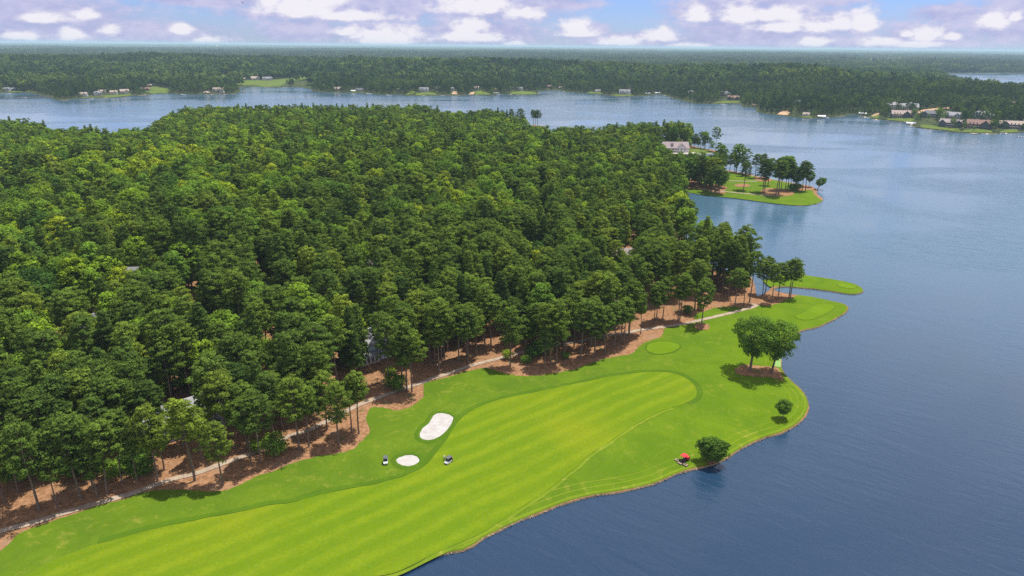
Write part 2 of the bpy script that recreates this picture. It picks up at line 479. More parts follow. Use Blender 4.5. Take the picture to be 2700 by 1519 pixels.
# ------------------------------------------------------------------ ground materials
def straw(t, p):
    a = t.noise(p, 0.9, 5, 0.65); b = t.noise(p, 0.11, 4, 0.6)
    c = t.mix(t.step(a, 0.3, 0.72), (0.185, 0.095, 0.044), (0.36, 0.20, 0.108))
    c = t.mix(t.step(b, 0.55, 0.72), c, (0.27, 0.165, 0.10))
    c = t.mix(t.m('MULTIPLY', t.step(t.noise(p, 0.17, 5, 0.7, 0.8), 0.56, 0.70), 0.75), c, (0.095, 0.115, 0.035))
    return t.mix(t.m('MULTIPLY', t.step(t.noise(p, 3.1, 3, 0.7), 0.55, 0.75), 0.5), c, (0.075, 0.038, 0.02))


def wave_lines(t, p, ang, wl, warp=0.0):
    """soft lines running along ang (degrees from x), wl metres apart"""
    s = t.n('ShaderNodeSeparateXYZ'); t.put(s.inputs[0], p)
    a = R(ang)
    k = t.m('ADD', t.m('MULTIPLY', s.outputs[0], -math.sin(a)), t.m('MULTIPLY', s.outputs[1], math.cos(a)))
    if warp: k = t.m('ADD', k, t.m('MULTIPLY', t.m('SUBTRACT', t.noise(p, 0.02, 2), 0.5), warp))
    return t.m('SINE', t.m('MULTIPLY', k, 6.2832 / wl)), k


def turf(base, dark, dry, fleck=0.5, dry_amt=0.5):
    def f(t, p):
        a = t.noise(p, 0.9, 5, 0.65); b = t.noise(p, 0.075, 5, 0.62, 0.6); e = t.noise(p, 0.21, 5, 0.7, 1.2)
        c = t.mix(t.step(b, 0.32, 0.68), base, dark)
        c = t.mix(t.m('MULTIPLY', t.step(e, 0.53, 0.72), dry_amt), c, dry)
        g = t.noise(p, 2.6, 3, 0.75)
        c = t.mix(t.m('MULTIPLY', t.step(g, 0.55, 0.72), 0.28), c, dry)
        return t.mix(t.m('MULTIPLY', t.step(a, 0.35, 0.7), fleck), c, dark)
    return f


def fairway_fn(t, p):
    lines, k = wave_lines(t, p, STRIPE, 6.1, 5.0)
    band = t.step(t.m('ADD', lines, t.m('MULTIPLY', t.m('SUBTRACT', t.noise(p, 0.22, 4, 0.7), 0.5), 3.2)), -0.7, 1.7)
    c = t.mix(band, (0.104, 0.174, 0.006), (0.150, 0.212, 0.008))
    s = t.n('ShaderNodeSeparateXYZ'); t.put(s.inputs[0], p)
    # long streaks drawn out along the mowing direction
    a = R(STRIPE)
    u = t.m('ADD', t.m('MULTIPLY', s.outputs[0], math.cos(a)), t.m('MULTIPLY', s.outputs[1], math.sin(a)))
    st = t.noise(t.xyz(t.m('MULTIPLY', u, 0.045), t.m('MULTIPLY', k, 0.42), 0), 1.0, 5, 0.62)
    c = t.mix(t.m('MULTIPLY', t.step(st, 0.48, 0.78), 0.5), c, (0.185, 0.222, 0.010))
    c = t.mix(t.m('MULTIPLY', t.step(t.noise(p, 0.05, 4, 0.6, 1.0), 0.5, 0.75), 0.5), c, (0.085, 0.160, 0.006))
    c = t.mix(t.m('MULTIPLY', t.step(t.noise(p, 0.016, 3, 0.5), 0.46, 0.68), 0.55), c, (0.205, 0.225, 0.009))
    c = t.mix(t.m('MULTIPLY', t.step(t.noise(p, 2.8, 3, 0.75), 0.52, 0.75), 0.22), c, (0.21, 0.235, 0.02))
    return t.mix(t.m('MULTIPLY', t.step(t.noise(p, 1.3, 4, 0.7), 0.4, 0.75), 0.4), c, (0.068, 0.13, 0.005))


_a, _b = ats(C5([(620, 790), (1600, 345)]), 1.8)
STRIPE = math.degrees(math.atan2(_b[1] - _a[1], _b[0] - _a[0]))
M_straw = ground_mat('pine_straw', straw, 0.95, (2.2, 0.5, 0.25))
_rt = turf((0.102, 0.168, 0.009), (0.070, 0.130, 0.008), (0.235, 0.23, 0.035), 0.42, 0.55)
_lt = turf((0.108, 0.180, 0.006), (0.078, 0.145, 0.006), (0.19, 0.21, 0.022), 0.4, 0.55)


def rough_fn(t, p):
    s = t.n('ShaderNodeSeparateXYZ'); t.put(s.inputs[0], p)
    k = t.m('ADD', t.m('ADD', s.outputs[0], t.m('MULTIPLY', s.outputs[1], -0.55)), t.m('MULTIPLY', t.noise(p, 0.03, 4, 0.6), 60))
    return t.mix(t.step(k, -75, 5), _rt(t, p), _lt(t, p))


M_rough = ground_mat('rough_grass', rough_fn, 0.95, (1.6, 0.35, 0.15))
M_fair = ground_mat('fairway_grass', fairway_fn, 0.95, (2.0, 0.2, 0.08))
M_collar = ground_mat('collar_grass', turf((0.074, 0.142, 0.008), (0.058, 0.118, 0.007), (0.13, 0.18, 0.015), 0.5, 0.5))
M_green = ground_mat('green_grass', turf((0.120, 0.200, 0.007), (0.098, 0.172, 0.006), (0.16, 0.215, 0.012), 0.25, 0.3))
M_shore_grass = ground_mat('shore_grass', turf((0.145, 0.205, 0.012), (0.11, 0.175, 0.010), (0.30, 0.27, 0.05), 0.3, 0.7))
M_sand = ground_mat('bunker_sand', lambda t, p: t.mix(t.step(t.noise(p, 0.5, 5, 0.6), 0.3, 0.75), (0.44, 0.425, 0.405), (0.36, 0.33, 0.30)), 0.95, (3, 0.3, 0.06))
M_conc = ground_mat('path_concrete', lambda t, p: t.mix(t.m('MULTIPLY', t.step(t.noise(p, 0.35, 5, 0.7), 0.4, 0.7), 0.55), (0.37, 0.295, 0.22), (0.21, 0.15, 0.10)), 0.9)
M_bank = ground_mat('bank_earth', lambda t, p: t.mix(t.step(t.noise(p, 0.8, 5, 0.7), 0.35, 0.7), (0.34, 0.25, 0.13), (0.13, 0.09, 0.05)), 0.95, (2.5, 0.8, 0.3))
M_stone = plain('shore_stone', (0.33, 0.27, 0.19), 0.85, 0.2, var=0.45, scale=0.9)
M_lawn = ground_mat('lawn_grass', turf((0.120, 0.165, 0.028), (0.075, 0.115, 0.022), (0.25, 0.22, 0.09), 0.35, 0.65))
M_farfloor = ground_mat('woodland_floor', lambda t, p: t.mix(t.step(t.noise(p, 0.03, 6, 0.7), 0.35, 0.7), (0.035, 0.055, 0.02), (0.075, 0.085, 0.035)), 0.95)
M_farbank = ground_mat('far_bank', lambda t, p: t.mix(t.step(t.noise(p, 0.04, 4, 0.7), 0.5, 0.7), (0.055, 0.05, 0.03), (0.26, 0.20, 0.12)))
M_dirt = ground_mat('bare_dirt', lambda t, p: t.mix(t.step(t.noise(p, 0.06, 5, 0.7), 0.3, 0.7), (0.36, 0.20, 0.11), (0.48, 0.36, 0.24)))


def canopy_fn(t, p):
    a = t.noise(p, 0.011, 6, 0.7); b = t.noise(p, 0.0011, 5, 0.6)
    c = t.mix(t.step(a, 0.35, 0.68), (0.024, 0.046, 0.018), (0.056, 0.090, 0.034))
    return t.mix(t.m('MULTIPLY', t.step(b, 0.5, 0.72), 0.55), c, (0.075, 0.10, 0.04))


M_canopy = ground_mat('far_canopy', canopy_fn, 0.95, (0.03, 1.0, 9.0))

# water: dark body colour, mirror of the sky through wind ripples
M_water, t = new_mat('lake_water')
p = t.n('ShaderNodeNewGeometry').outputs['Position']
sp_ = t.n('ShaderNodeSeparateXYZ'); t.put(sp_.inputs[0], p)
ca, sa = math.cos(R(-34)), math.sin(R(-34))
wu = t.m('ADD', t.m('MULTIPLY', sp_.outputs[0], ca), t.m('MULTIPLY', sp_.outputs[1], sa))
wv = t.m('ADD', t.m('MULTIPLY', sp_.outputs[0], -sa), t.m('MULTIPLY', sp_.outputs[1], ca))
gust = t.noise(t.xyz(t.m('MULTIPLY', sp_.outputs[0], 0.0045), t.m('MULTIPLY', sp_.outputs[1], 0.0085), 0), 1.0, 5, 0.55, 0.8)
wv2 = t.xyz(t.m('MULTIPLY', wu, 0.055), t.m('MULTIPLY', wv, 0.24), 0)
h1 = t.noise(wv2, 1.0, 3, 0.5, 0.6)
h2 = t.noise(t.xyz(t.m('MULTIPLY', wu, 0.35), t.m('MULTIPLY', wv, 0.75), 3.0), 1.0, 4, 0.6)
hh = t.m('ADD', t.m('MULTIPLY', h1, t.step(gust, 0.36, 0.66, 0.25, 1.5)), t.m('MULTIPLY', h2, 0.40))
bp = t.n('ShaderNodeBump'); bp.inputs['Strength'].default_value = 1.0; t.put(bp.inputs['Distance'], t.step(gust, 0.34, 0.64, 0.15, 0.50)); t.put(bp.inputs['Height'], hh)
b = t.n('ShaderNodeBsdfPrincipled')
sheen_grad = t.step(t.m('ADD', t.m('ADD', t.m('MULTIPLY', sp_.outputs[1], 1.0), t.m('MULTIPLY', sp_.outputs[0], 0.45)), t.m('MULTIPLY', gust, 160)), 190, 640)   # sky sheen painted into the body colour, paler out in the lake
t.put(b.inputs['Base Color'], t.mix(sheen_grad, (0.010, 0.032, 0.070), (0.058, 0.124, 0.180)))
t.put(b.inputs['Roughness'], t.step(gust, 0.36, 0.62, 0.06, 0.16)); b.inputs['IOR'].default_value = 1.55
t.put(b.inputs['Normal'], bp.outputs[0])
t.nt.links.new(b.outputs[0], t.n('ShaderNodeOutputMaterial').inputs[0])
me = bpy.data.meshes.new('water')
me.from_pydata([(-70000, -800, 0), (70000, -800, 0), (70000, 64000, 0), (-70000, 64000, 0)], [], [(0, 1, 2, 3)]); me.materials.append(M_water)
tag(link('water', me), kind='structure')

# ------------------------------------------------------------------ near land, far land
def land(name, poly, zfun, pts, mats, skirt=1.0, near=True):
    """land sheet with its shore bank"""
    poly = np.asarray(poly, float)
    V, T = fill(poly, np.r_[poly, pts])
    o = link(name, mesh_np(name, np.c_[V, zfun(V[:, 0], V[:, 1])], T, mats[0], True)); o['kind'] = 'structure'
    a = 0.5 * np.sum(poly[:, 0] * np.roll(poly[:, 1], -1) - np.roll(poly[:, 0], -1) * poly[:, 1])
    d = np.roll(poly, -1, 0) - np.roll(poly, 1, 0); nn = np.c_[d[:, 1], -d[:, 0]] / (np.linalg.norm(d, axis=1)[:, None] + 1e-9) * (1 if a > 0 else -1)
    zt = zfun(poly[:, 0], poly[:, 1]) + 0.01; n = len(poly)
    rings = [np.c_[poly, zt], np.c_[poly + nn * skirt * 0.5, zt * 0.45], np.c_[poly + nn * skirt * 1.6, np.full(n, -1.2)]]
    F = [(k * n + i, (k + 1) * n + i, (k + 1) * n + (i + 1) % n, k * n + (i + 1) % n) for k in range(2) for i in range(n)]
    b_ = link('bank', mesh_np('bank', np.concatenate(rings), F, mats[1], False), o)
    return o


def polar_pts(poly, r0, r1, q, da, a0, a1, mind):
    P = []; r = r0; j = 0
    while r < r1:
        a = np.arange(a0, a1, da) + (j % 2) * da / 2; P.append(np.c_[np.sin(R(1) * a) * r, np.cos(R(1) * a) * r]); r *= q; j += 1
    P = np.concatenate(P); P = P[inside_poly(poly, P)]
    return P[seg_dist(poly, P) > mind * np.maximum(1, np.hypot(P[:, 0], P[:, 1]) / 400)]


_p = polar_pts(near_lo, 90, 1500, 1.028, 1.1, -62, 62, 2.0)
_gx, _gy = np.meshgrid(np.arange(-1250, 60, 45.), np.arange(-100, 700, 45.)); _g = np.c_[_gx.ravel(), _gy.ravel()]
_g = _g[(np.hypot(_g[:, 0], _g[:, 1]) < 88) | (np.abs(np.degrees(np.arctan2(_g[:, 0], _g[:, 1]))) > 63)]; _g = _g[inside_poly(near_lo, _g)]; _g = _g[seg_dist(near_lo, _g) > 8]
near_land = land('ground', near_poly, zn, np.r_[_p, _g], (M_straw, M_bank), 0.3)
_p = polar_pts(far_hi, 1000, 13000, 1.022, 0.55, -50, 50, 6.0)
_q = polar_pts(far_hi, 13100, 61000, 1.028, 0.5, -49.5, 49.5, 6.0)
_rf = np.hypot(far_poly[:, 0], far_poly[:, 1])
far_land = land('hills', far_poly, zf, np.r_[_p, _q], (M_farfloor, M_farbank), 1.0)
# beyond the last single trees the sheet itself is the closed canopy
fm = far_land.data; fm.materials.append(M_canopy)
_c = np.zeros(len(fm.vertices) * 3, np.float32); fm.vertices.foreach_get('co', _c); _c = _c.reshape(-1, 3)
_mi = np.array([1 if np.hypot(_c[pl.vertices[0], 0], _c[pl.vertices[0], 1]) > 12800 else 0 for pl in fm.polygons], np.int32); fm.polygons.foreach_set('material_index', _mi)

# ------------------------------------------------------------------ golf course sheets
def offset(line, d):
    line = np.asarray(line, float); t = np.gradient(line, axis=0); t /= np.linalg.norm(t, axis=1)[:, None] + 1e-9
    return line + np.c_[-t[:, 1], t[:, 0]] * d


shoreA = spline(sh_bottom, 2.5); shoreB = spline(sh_spit, 2.5)
edge_px = C6([(-420, 1640), (-260, 1450), (-100, 1395), (0, 1345), (50, 1292), (130, 1218), (260, 1172), (380, 1130), (540, 1075), (700, 1030), (830, 992), (870, 968), (930, 958), (1050, 944), (1200, 950), (1350, 957), (1450, 945), (1530, 915), (1620, 862), (1700, 840), (1830, 790),
    (1950, 750), (2100, 722), (2220, 700), (2290, 650), (2342, 600), (2350, 540), (2332, 480), (2372, 420)]) + C5([(205, 415), (270, 428), (330, 412), (385, 378), (402, 335), (396, 308)]) + \
    Z4([(445, 852), (600, 805), (780, 755), (940, 715), (1030, 700), (1090, 712), (1180, 742), (1290, 770), (1380, 777), (1500, 776), (1600, 768), (1660, 755), (1760, 740), (1900, 710), (2000, 672), (2150, 622), (2300, 592), (2420, 572), (2500, 520)]) + \
    Z5([(330, 775), (400, 737), (470, 716), (530, 690), (556, 652), (548, 618), (640, 592), (760, 572), (850, 552), (875, 520), (835, 510), (870, 470), (960, 440), (1060, 410), (1180, 400), (1270, 408), (1360, 408), (1440, 400), (1480, 388), (1560, 392), (1640, 376), (1700, 350), (1775, 322), (1812, 300)])
edge = spline(grounds(edge_px), 1.2); edge = edge + np.c_[bumps(edge[:, 0], edge[:, 1], 5.2, 3), bumps(edge[:, 0], edge[:, 1], 3.6, 8)] * 0.5
_k = int(np.argmin(np.linalg.norm(shoreA - edge[-1], axis=1)))
shoreA_in = offset(shoreA, 0.2)[:_k]
rough_poly = np.r_[edge, shoreA_in[::-1], np.array([(-60., 60.), (-70, 30), (-260, 30)])]
sheet('rough', rough_poly, zn, 0.05, M_rough, 2.8)
# pale, drier mown strip along the water
for _o, _w in ((1.0, 0.9), (3.2, 0.45), (5.4, 0.35)):
    _sg = offset(shoreA, _o)[8:int(len(shoreA) * 0.62)]
    ribbon('shore_grass', _sg, _w * (1 + 0.5 * bumps(_sg[:, 0], _sg[:, 1], 21, 3)), zn, 0.085, M_shore_grass)
fair_px = C6([(60, 1560), (240, 1449), (300, 1412), (400, 1372), (560, 1312), (750, 1262), (900, 1216), (1100, 1172), (1300, 1132), (1500, 1092), (1700, 1052), (1880, 1022), (2000, 988), (2200, 946), (2415, 906)]) + \
    C5([(300, 752), (395, 704), (440, 662), (472, 622), (500, 590), (540, 520), (600, 452), (680, 405), (780, 372), (900, 348), (1000, 327), (1200, 285), (1400, 250), (1520, 240), (1620, 250), (1690, 283), (1720, 318), (1724, 350), (1700, 378), (1650, 400), (1560, 430), (1480, 465), (1400, 510), (1300, 580), (1200, 650),
    (1100, 735), (1000, 815), (900, 880), (780, 960), (640, 1040), (460, 1120), (200, 1230)])
fair_poly = spline(grounds(fair_px), 2.0, True); fair_poly = fair_poly + np.c_[bumps(fair_poly[:, 0], fair_poly[:, 1], 9, 1), bumps(fair_poly[:, 0], fair_poly[:, 1], 7, 6)] * 0.28
sheet('fairway', fair_poly, zn, 0.11, M_fair, 2.8)
_a = 0.5 * np.sum(fair_poly[:, 0] * np.roll(fair_poly[:, 1], -1) - np.roll(fair_poly[:, 0], -1) * fair_poly[:, 1])
_fp = np.r_[fair_poly]; _i0 = int(len(_fp) * 0.04); _i1 = int(np.argmin(np.linalg.norm(_fp - at(*C5([(1650, 400)])[0], 1.6), axis=1)))
_cl = offset(_fp, -1.0 if _a > 0 else 1.0)[_i0:_i1]
ribbon('fairway_collar', _cl, 1.7 + 0.6 * bumps(_cl[:, 0], _cl[:, 1], 17, 7), zn, 0.125, M_collar)
_c2 = offset(_fp, -0.7 if _a > 0 else 0.7)[_i1 + 2:-int(len(_fp) * 0.14)]
ribbon('fairway_collar', _c2, 0.9 + 0.5 * bumps(_c2[:, 0], _c2[:, 1], 13, 2), zn, 0.125, M_shore_grass)
bunkers = [('large kidney shaped white sand bunker beside the fairway', C5([(377, 560), (376, 540), (390, 515), (420, 492), (433, 470), (444, 452), (463, 442), (490, 440), (525, 447), (548, 462), (545, 480), (530, 508), (510, 533), (480, 558), (450, 573), (420, 578), (393, 573)])),
           ('small leaf shaped white sand bunker between the two golf carts', C5([(260, 670), (275, 657), (310, 645), (345, 643), (372, 652), (384, 668), (380, 682), (355, 698), (325, 705), (295, 700), (270, 688)]))]
for lab, px in bunkers:
    pl = spline(grounds(px), 1.5, True); ce = pl.mean(0)
    o = sheet('sand_bunker', pl, lambda x, y: zn(x, y), 0.16, M_sand, 1.6, None)
    tag(o, lab, 'bunker')
    lip = np.r_[pl, pl[:2]]; _s = 0.5 * np.sum(pl[:, 0] * np.roll(pl[:, 1], -1) - np.roll(pl[:, 0], -1) * pl[:, 1])
    rg = [offset(lip, q * (1 if _s > 0 else -1)) for q in (0.35, 0.05, -0.25, -1.3)]; hz = (0.10, 0.42, 0.44, 0.07); nl = len(lip)
    V_ = np.concatenate([np.c_[a, zn(a[:, 0], a[:, 1]) + h_] for a, h_ in zip(rg, hz)])
    e = link('lip', mesh_np('lip', V_, [(k * nl + i, k * nl + i + 1, (k + 1) * nl + i + 1, (k + 1) * nl + i) for k in range(3) for i in range(nl - 1)], M_collar, True), o)
greens = [('tee_box', Z5([(388, 800), (395, 775), (440, 752), (510, 738), (580, 738), (650, 750), (700, 768), (706, 788), (680, 815), (620, 842), (540, 857), (460, 856), (405, 835)])),
          ('tee_box', Z5([(1835, 490), (1850, 510), (1900, 525), (1980, 520), (2050, 495), (2130, 460), (2190, 420), (2202, 392), (2170, 374), (2100, 370), (2030, 385), (1960, 430), (1900, 463)])),
          ('tee_box', Z5([(2237, 188), (2260, 178), (2320, 174), (2390, 184), (2420, 200), (2400, 218), (2340, 220), (2275, 208)]))]
# spit beyond the inlet
_s2 = spline(sh_spit[1:], 2.0); _s2i = offset(_s2, 0.2)
spit_poly = np.r_[_s2i, np.array([at(2010, 735, 1.3), at(2030, 752, 1.3)])]
sheet('rough', spit_poly, zn, 0.05, M_rough, 4.0)
for nm, px in greens:
    pl = spline(grounds(px), 1.5, True); o = sheet(nm, pl, zn, 0.13, M_green, 3.0)
    lip = np.r_[pl, pl[:2]]; _s = 0.5 * np.sum(pl[:, 0] * np.roll(pl[:, 1], -1) - np.roll(pl[:, 0], -1) * pl[:, 1])
    e = ribbon('collar', offset(lip, -0.4 if _s > 0 else 0.4), 0.8, zn, 0.15, M_collar if nm == 'tee_box' and len(px) == 13 and px[0][0] < 1800 else M_rough, None); e.parent = o
for px in (O3([(430, 1110), (460, 1062), (540, 1025), (650, 1015), (800, 1035), (1000, 1048), (1080, 1070), (1100, 1120), (1140, 1190), (1150, 1235), (1050, 1225), (900, 1195), (750, 1195), (620, 1180), (480, 1155)]),
           B2([(1100, 940), (1180, 890), (1300, 880), (1430, 930), (1480, 990), (1440, 1040), (1340, 1080), (1240, 1090), (1150, 1040)]),
           Z5([(840, 590), (880, 565), (940, 560), (990, 580), (1000, 610), (950, 630), (880, 620)])):
    pl = spline(grounds(px), 0.7, True); pl = pl + np.c_[bumps(pl[:, 0], pl[:, 1], 3.4, 1), bumps(pl[:, 0], pl[:, 1], 2.7, 6)] * 0.42
    sheet('mulch_bed', pl, zn, 0.13, M_straw, 2.0)
sheet('artificial_turf', grounds(O3([(1012, 890), (1112, 880), (1106, 1058), (1003, 1038)])), zn, 0.15, ground_mat('pale_turf', lambda t, p: t.mix(t.noise(p, 2.0, 3), (0.16, 0.30, 0.08), (0.25, 0.38, 0.13))), 2.0)
path_px = C6([(-200, 1290), (-60, 1240), (0, 1212), (120, 1180), (250, 1147), (380, 1102), (530, 1060), (700, 1010), (850, 968), (1000, 912), (1130, 870), (1250, 842), (1400, 787), (1500, 752), (1600, 715), (1750, 650), (1850, 602), (1950, 575), (2100, 500), (2290, 405), (2450, 345)]) + \
    Z4([(330, 872), (420, 842), (520, 802), (620, 772), (740, 735), (850, 692), (1000, 650), (1190, 602), (1340, 562), (1540, 515), (1740, 472), (1850, 455), (2000, 430), (2110, 406), (2250, 382), (2400, 362), (2500, 338)]) + \
    Z5([(310, 630), (430, 614), (520, 602), (640, 586), (760, 566), (850, 546), (960, 520), (1150, 475), (1260, 448), (1350, 424), (1430, 402), (1455, 388), (1430, 380), (1380, 377)])
path_line = spline(grounds(path_px), 1.5)
ribbon('cart_path', path_line, 2.0, zn, 0.14, M_conc)
# expansion joints of the concrete
_l = np.r_[0, np.cumsum(np.linalg.norm(np.diff(path_line, axis=0), axis=1))]
mb = MB()
for s_ in np.arange(4, _l[-1], 4.5):
    i = min(int(np.searchsorted(_l, s_)), len(path_line) - 2); q = path_line[i]; d = path_line[i + 1] - q
    mb.box((q[0], q[1], float(zn(q[0], q[1])) + 0.146), (0.10, 1.98, 0.02), math.atan2(d[1], d[0]))
tag(mb.build('path_joints', plain('joint', (0.16, 0.13, 0.10))), kind='structure')
# peninsula with pines
pen_px = C4([(318, 452), (310, 440), (340, 425), (420, 430), (480, 445), (560, 452), (620, 440), (630, 410), (560, 395), (430, 385), (430, 360), (500, 345), (560, 310), (645, 297), (720, 312), (840, 335), (980, 360), (1100, 384), (1200, 402), (1280, 432), (1292, 470), (1330, 500), (1358, 520), (1310, 542), (1240, 555), (1120, 554), (1000, 542), (850, 522), (700, 502), (560, 487), (440, 475)])
pen_poly = grounds(pen_px)
sheet('rough', pen_poly, zn, 0.06, M_rough, 5.0)
for px in (C4([(680, 402), (720, 390), (775, 392), (808, 404), (780, 414), (710, 414)]), C4([(830, 345), (900, 338), (965, 352), (955, 372), (880, 372)]), C4([(890, 440), (960, 425), (1080, 435), (1140, 460), (1120, 478), (1040, 488), (950, 482), (900, 468)]),
           C4([(1150, 425), (1240, 402), (1300, 425), (1290, 440), (1230, 440), (1180, 448)]), C4([(500, 448), (560, 440), (620, 452), (600, 468), (540, 468)])):
    sheet('mulch_bed', spline(grounds(px), 2.0, True), zn, 0.12, M_straw, 4.0)
for px, wd in ((C4([(400, 432), (480, 438), (600, 450), (700, 460), (800, 469), (940, 480), (1030, 480)]), 2.6), (C4([(300, 352), (420, 358), (520, 362), (640, 368), (760, 372), (860, 373)]), 2.4)):
    ribbon('cart_path', spline(grounds(px), 3), wd, zn, 0.2, M_conc)
# lawn and sea wall of the house on the point
pt_px = C4([(210, 165), (225, 150), (330, 150), (340, 120), (420, 122), (500, 138), (535, 146), (553, 154), (525, 161), (440, 168), (340, 171), (270, 170)])
sheet('lawn', spline(grounds(pt_px), 2.5, True), zn, 0.1, M_lawn, 5.0)
M_seawall = plain('seawall_concrete', (0.62, 0.57, 0.50), 0.8)
wl_ = spline(ats(C4([(262, 171), (340, 172.5), (440, 169.5), (525, 163), (552, 156), (556, 151), (545, 146)]), 0.2), 2.0)
mb = MB()
for a, b_ in zip(wl_[:-1], wl_[1:]):
    d = b_ - a; mb.box(((a[0] + b_[0]) / 2, (a[1] + b_[1]) / 2, 0.45), (np.linalg.norm(d) + 0.05, 1.1, 1.9), math.atan2(d[1], d[0]))
tag(mb.build('seawall', M_seawall), 'pale curving seawall round the grassy point with the big house', 'seawall')
# small clearings in the woods
clear_polys = []
for px, mt in ((Z2([(690, 930), (780, 960), (870, 1010), (860, 1060), (760, 1050), (680, 1010)]), M_lawn), (Z2([(2150, 1040), (2260, 1080), (2280, 1290), (2180, 1290), (2120, 1160)]), None), (Z3([(400, 200), (540, 190), (560, 250), (440, 270)]), M_lawn),
               (C1([(900, 1385), (960, 1370), (1080, 1372), (1060, 1400), (940, 1420)]), M_lawn), (C2([(820, 1215), (890, 1210), (900, 1235), (840, 1245)]), M_lawn), (C4([(0, 295), (40, 300), (60, 350), (0, 355)]), M_lawn), (C1([(2410, 985), (2450, 985), (2450, 1010), (2410, 1010)]), M_lawn)):
    P = grounds(px); clear_polys.append(P)
    if mt: sheet('lawn', spline(P, 3, True), zn, 0.1, mt, 5.0)
# the bare ground lies a little below the turf laid over it
_v = np.zeros(len(near_land.data.vertices) * 3, np.float32); near_land.data.vertices.foreach_get('co', _v); _v = _v.reshape(-1, 3)
for q, m_ in ((rough_poly, 2.0), (spit_poly, 2.0), (pen_poly, 3.0)):
    k = inside_poly(q, _v[:, :2]); k[k] = seg_dist(q, _v[k, :2]) > m_; _v[k, 2] -= 0.4
near_land.data.vertices.foreach_set('co', _v.ravel()); near_land.data.update()
# stones along the near banks
mbv, mbf = [], []
ico_v = np.array([(0, 0, 1), (.9, 0, .35), (.28, .85, .4), (-.72, .53, .45), (-.72, -.53, .3), (.28, -.85, .4), (.5, .5, -.6), (-.6, 0, -.6), (.4, -.6, -.6)])
ico_f = np.array([(0, 1, 2), (0, 2, 3), (0, 3, 4), (0, 4, 5), (0, 5, 1), (1, 6, 2), (2, 6, 3), (3, 6, 7), (3, 7, 4), (4, 7, 8), (4, 8, 5), (5, 8, 1), (1, 8, 6), (6, 8, 7)])
_sh = np.r_[near_poly[:len(shoreA) + len(shoreB) + 2]]
_cum = np.r_[0, np.cumsum(np.linalg.norm(np.diff(_sh, axis=0), axis=1))]
for s_ in np.arange(0, _cum[-1], 0.42):
    i = min(int(np.searchsorted(_cum, s_)), len(_sh) - 2); q = _sh[i] + (_sh[i + 1] - _sh[i]) * rng.uniform(0, 1); d = _sh[i + 1] - _sh[i]; nrm = np.array([d[1], -d[0]]) / (np.linalg.norm(d) + 1e-6)
    if rng.random() < 0.45 + 0.3 * bumps(q[0], q[1], 30, 4): continue
    r = rng.uniform(0.10, 0.27); q = q + nrm * rng.uniform(-0.2, 0.35)
    v = ico_v * rng.uniform(0.75, 1.2, ico_v.shape) * r * np.array([1.15, 0.9, 0.75]); a = rng.uniform(0, 6.28); ca, sa = math.cos(a), math.sin(a)
    mbf.append(ico_f + 9 * len(mbv)); mbv.append(np.c_[v[:, 0] * ca - v[:, 1] * sa + q[0], v[:, 0] * sa + v[:, 1] * ca + q[1], v[:, 2] + rng.uniform(0.05, 0.38)])
o = link('shoreline_stones', mesh_np('shoreline_stones', np.concatenate(mbv), np.concatenate(mbf), M_stone)); tag(o, 'small tan stones lining the golf course bank above the water', 'stones', kind='stuff')
# ------------------------------------------------------------------ trees: meshes
def leaf_mat(name, stops, trans=0.28):
    m, t = new_mat(name)
    tint = t.attr('tint', 'INSTANCER', 2); tone = t.attr('tone', 'GEOMETRY', 2)
    c = t.ramp(tint, stops)
    c = t.mix(1.0, c, t.xyz(tone, tone, t.m('POWER', tone, 0.7)), 'MULTIPLY')
    d = t.n('ShaderNodeBsdfDiffuse'); t.put(d.inputs[0], c)
    tr = t.n('ShaderNodeBsdfTranslucent'); t.put(tr.inputs[0], t.mix(1.0, c, (1.25, 1.2, 0.55), 'MULTIPLY'))
    mx = t.n('ShaderNodeMixShader'); mx.inputs[0].default_value = trans
    t.nt.links.new(d.outputs[0], mx.inputs[1]); t.nt.links.new(tr.outputs[0], mx.inputs[2])
    t.nt.links.new(mx.outputs[0], t.n('ShaderNodeOutputMaterial').inputs[0])
    return m


M_needle = leaf_mat('pine_needles', [(0.0, (0.060, 0.108, 0.024)), (0.5, (0.122, 0.192, 0.030)), (1.0, (0.235, 0.300, 0.034))], 0.32)
M_leaf = leaf_mat('broad_leaves', [(0.0, (0.064, 0.132, 0.026)), (0.45, (0.142, 0.248, 0.030)), (0.8, (0.205, 0.315, 0.026)), (1.0, (0.29, 0.355, 0.024))], 0.36)
M_brownleaf = leaf_mat('dry_leaves', [(0, (0.16, 0.10, 0.075)), (1, (0.2, 0.13, 0.09))])
M_bark = plain('pine_bark', (0.17, 0.125, 0.10), 0.9, 0.1, var=0.35, scale=2.5)
M_graybark = plain('gray_bark', (0.20, 0.17, 0.145), 0.9, 0.1, var=0.3, scale=2.5)
M_deadwood = plain('dead_wood', (0.33, 0.29, 0.26), 0.9, 0.1, var=0.2)


def cards(C, Nn, L, W, r):
    """leaf sprays: one bent rhombus per centre"""
    n = len(C); Nn = Nn / (np.linalg.norm(Nn, axis=1)[:, None] + 1e-9)
    t = r.normal(size=(n, 3)); t -= (t * Nn).sum(1)[:, None] * Nn; t /= np.linalg.norm(t, axis=1)[:, None] + 1e-9
    b = np.cross(Nn, t); L = L * r.uniform(0.65, 1.3, n)[:, None]; W = W * r.uniform(0.65, 1.3, n)[:, None]
    V = np.stack([C - t * L / 2, C - b * W / 2 - Nn * L * .12, C + t * L / 2, C + b * W / 2 - Nn * L * .12], 1).reshape(-1, 3)
    return V, np.arange(4 * n).reshape(n, 4)


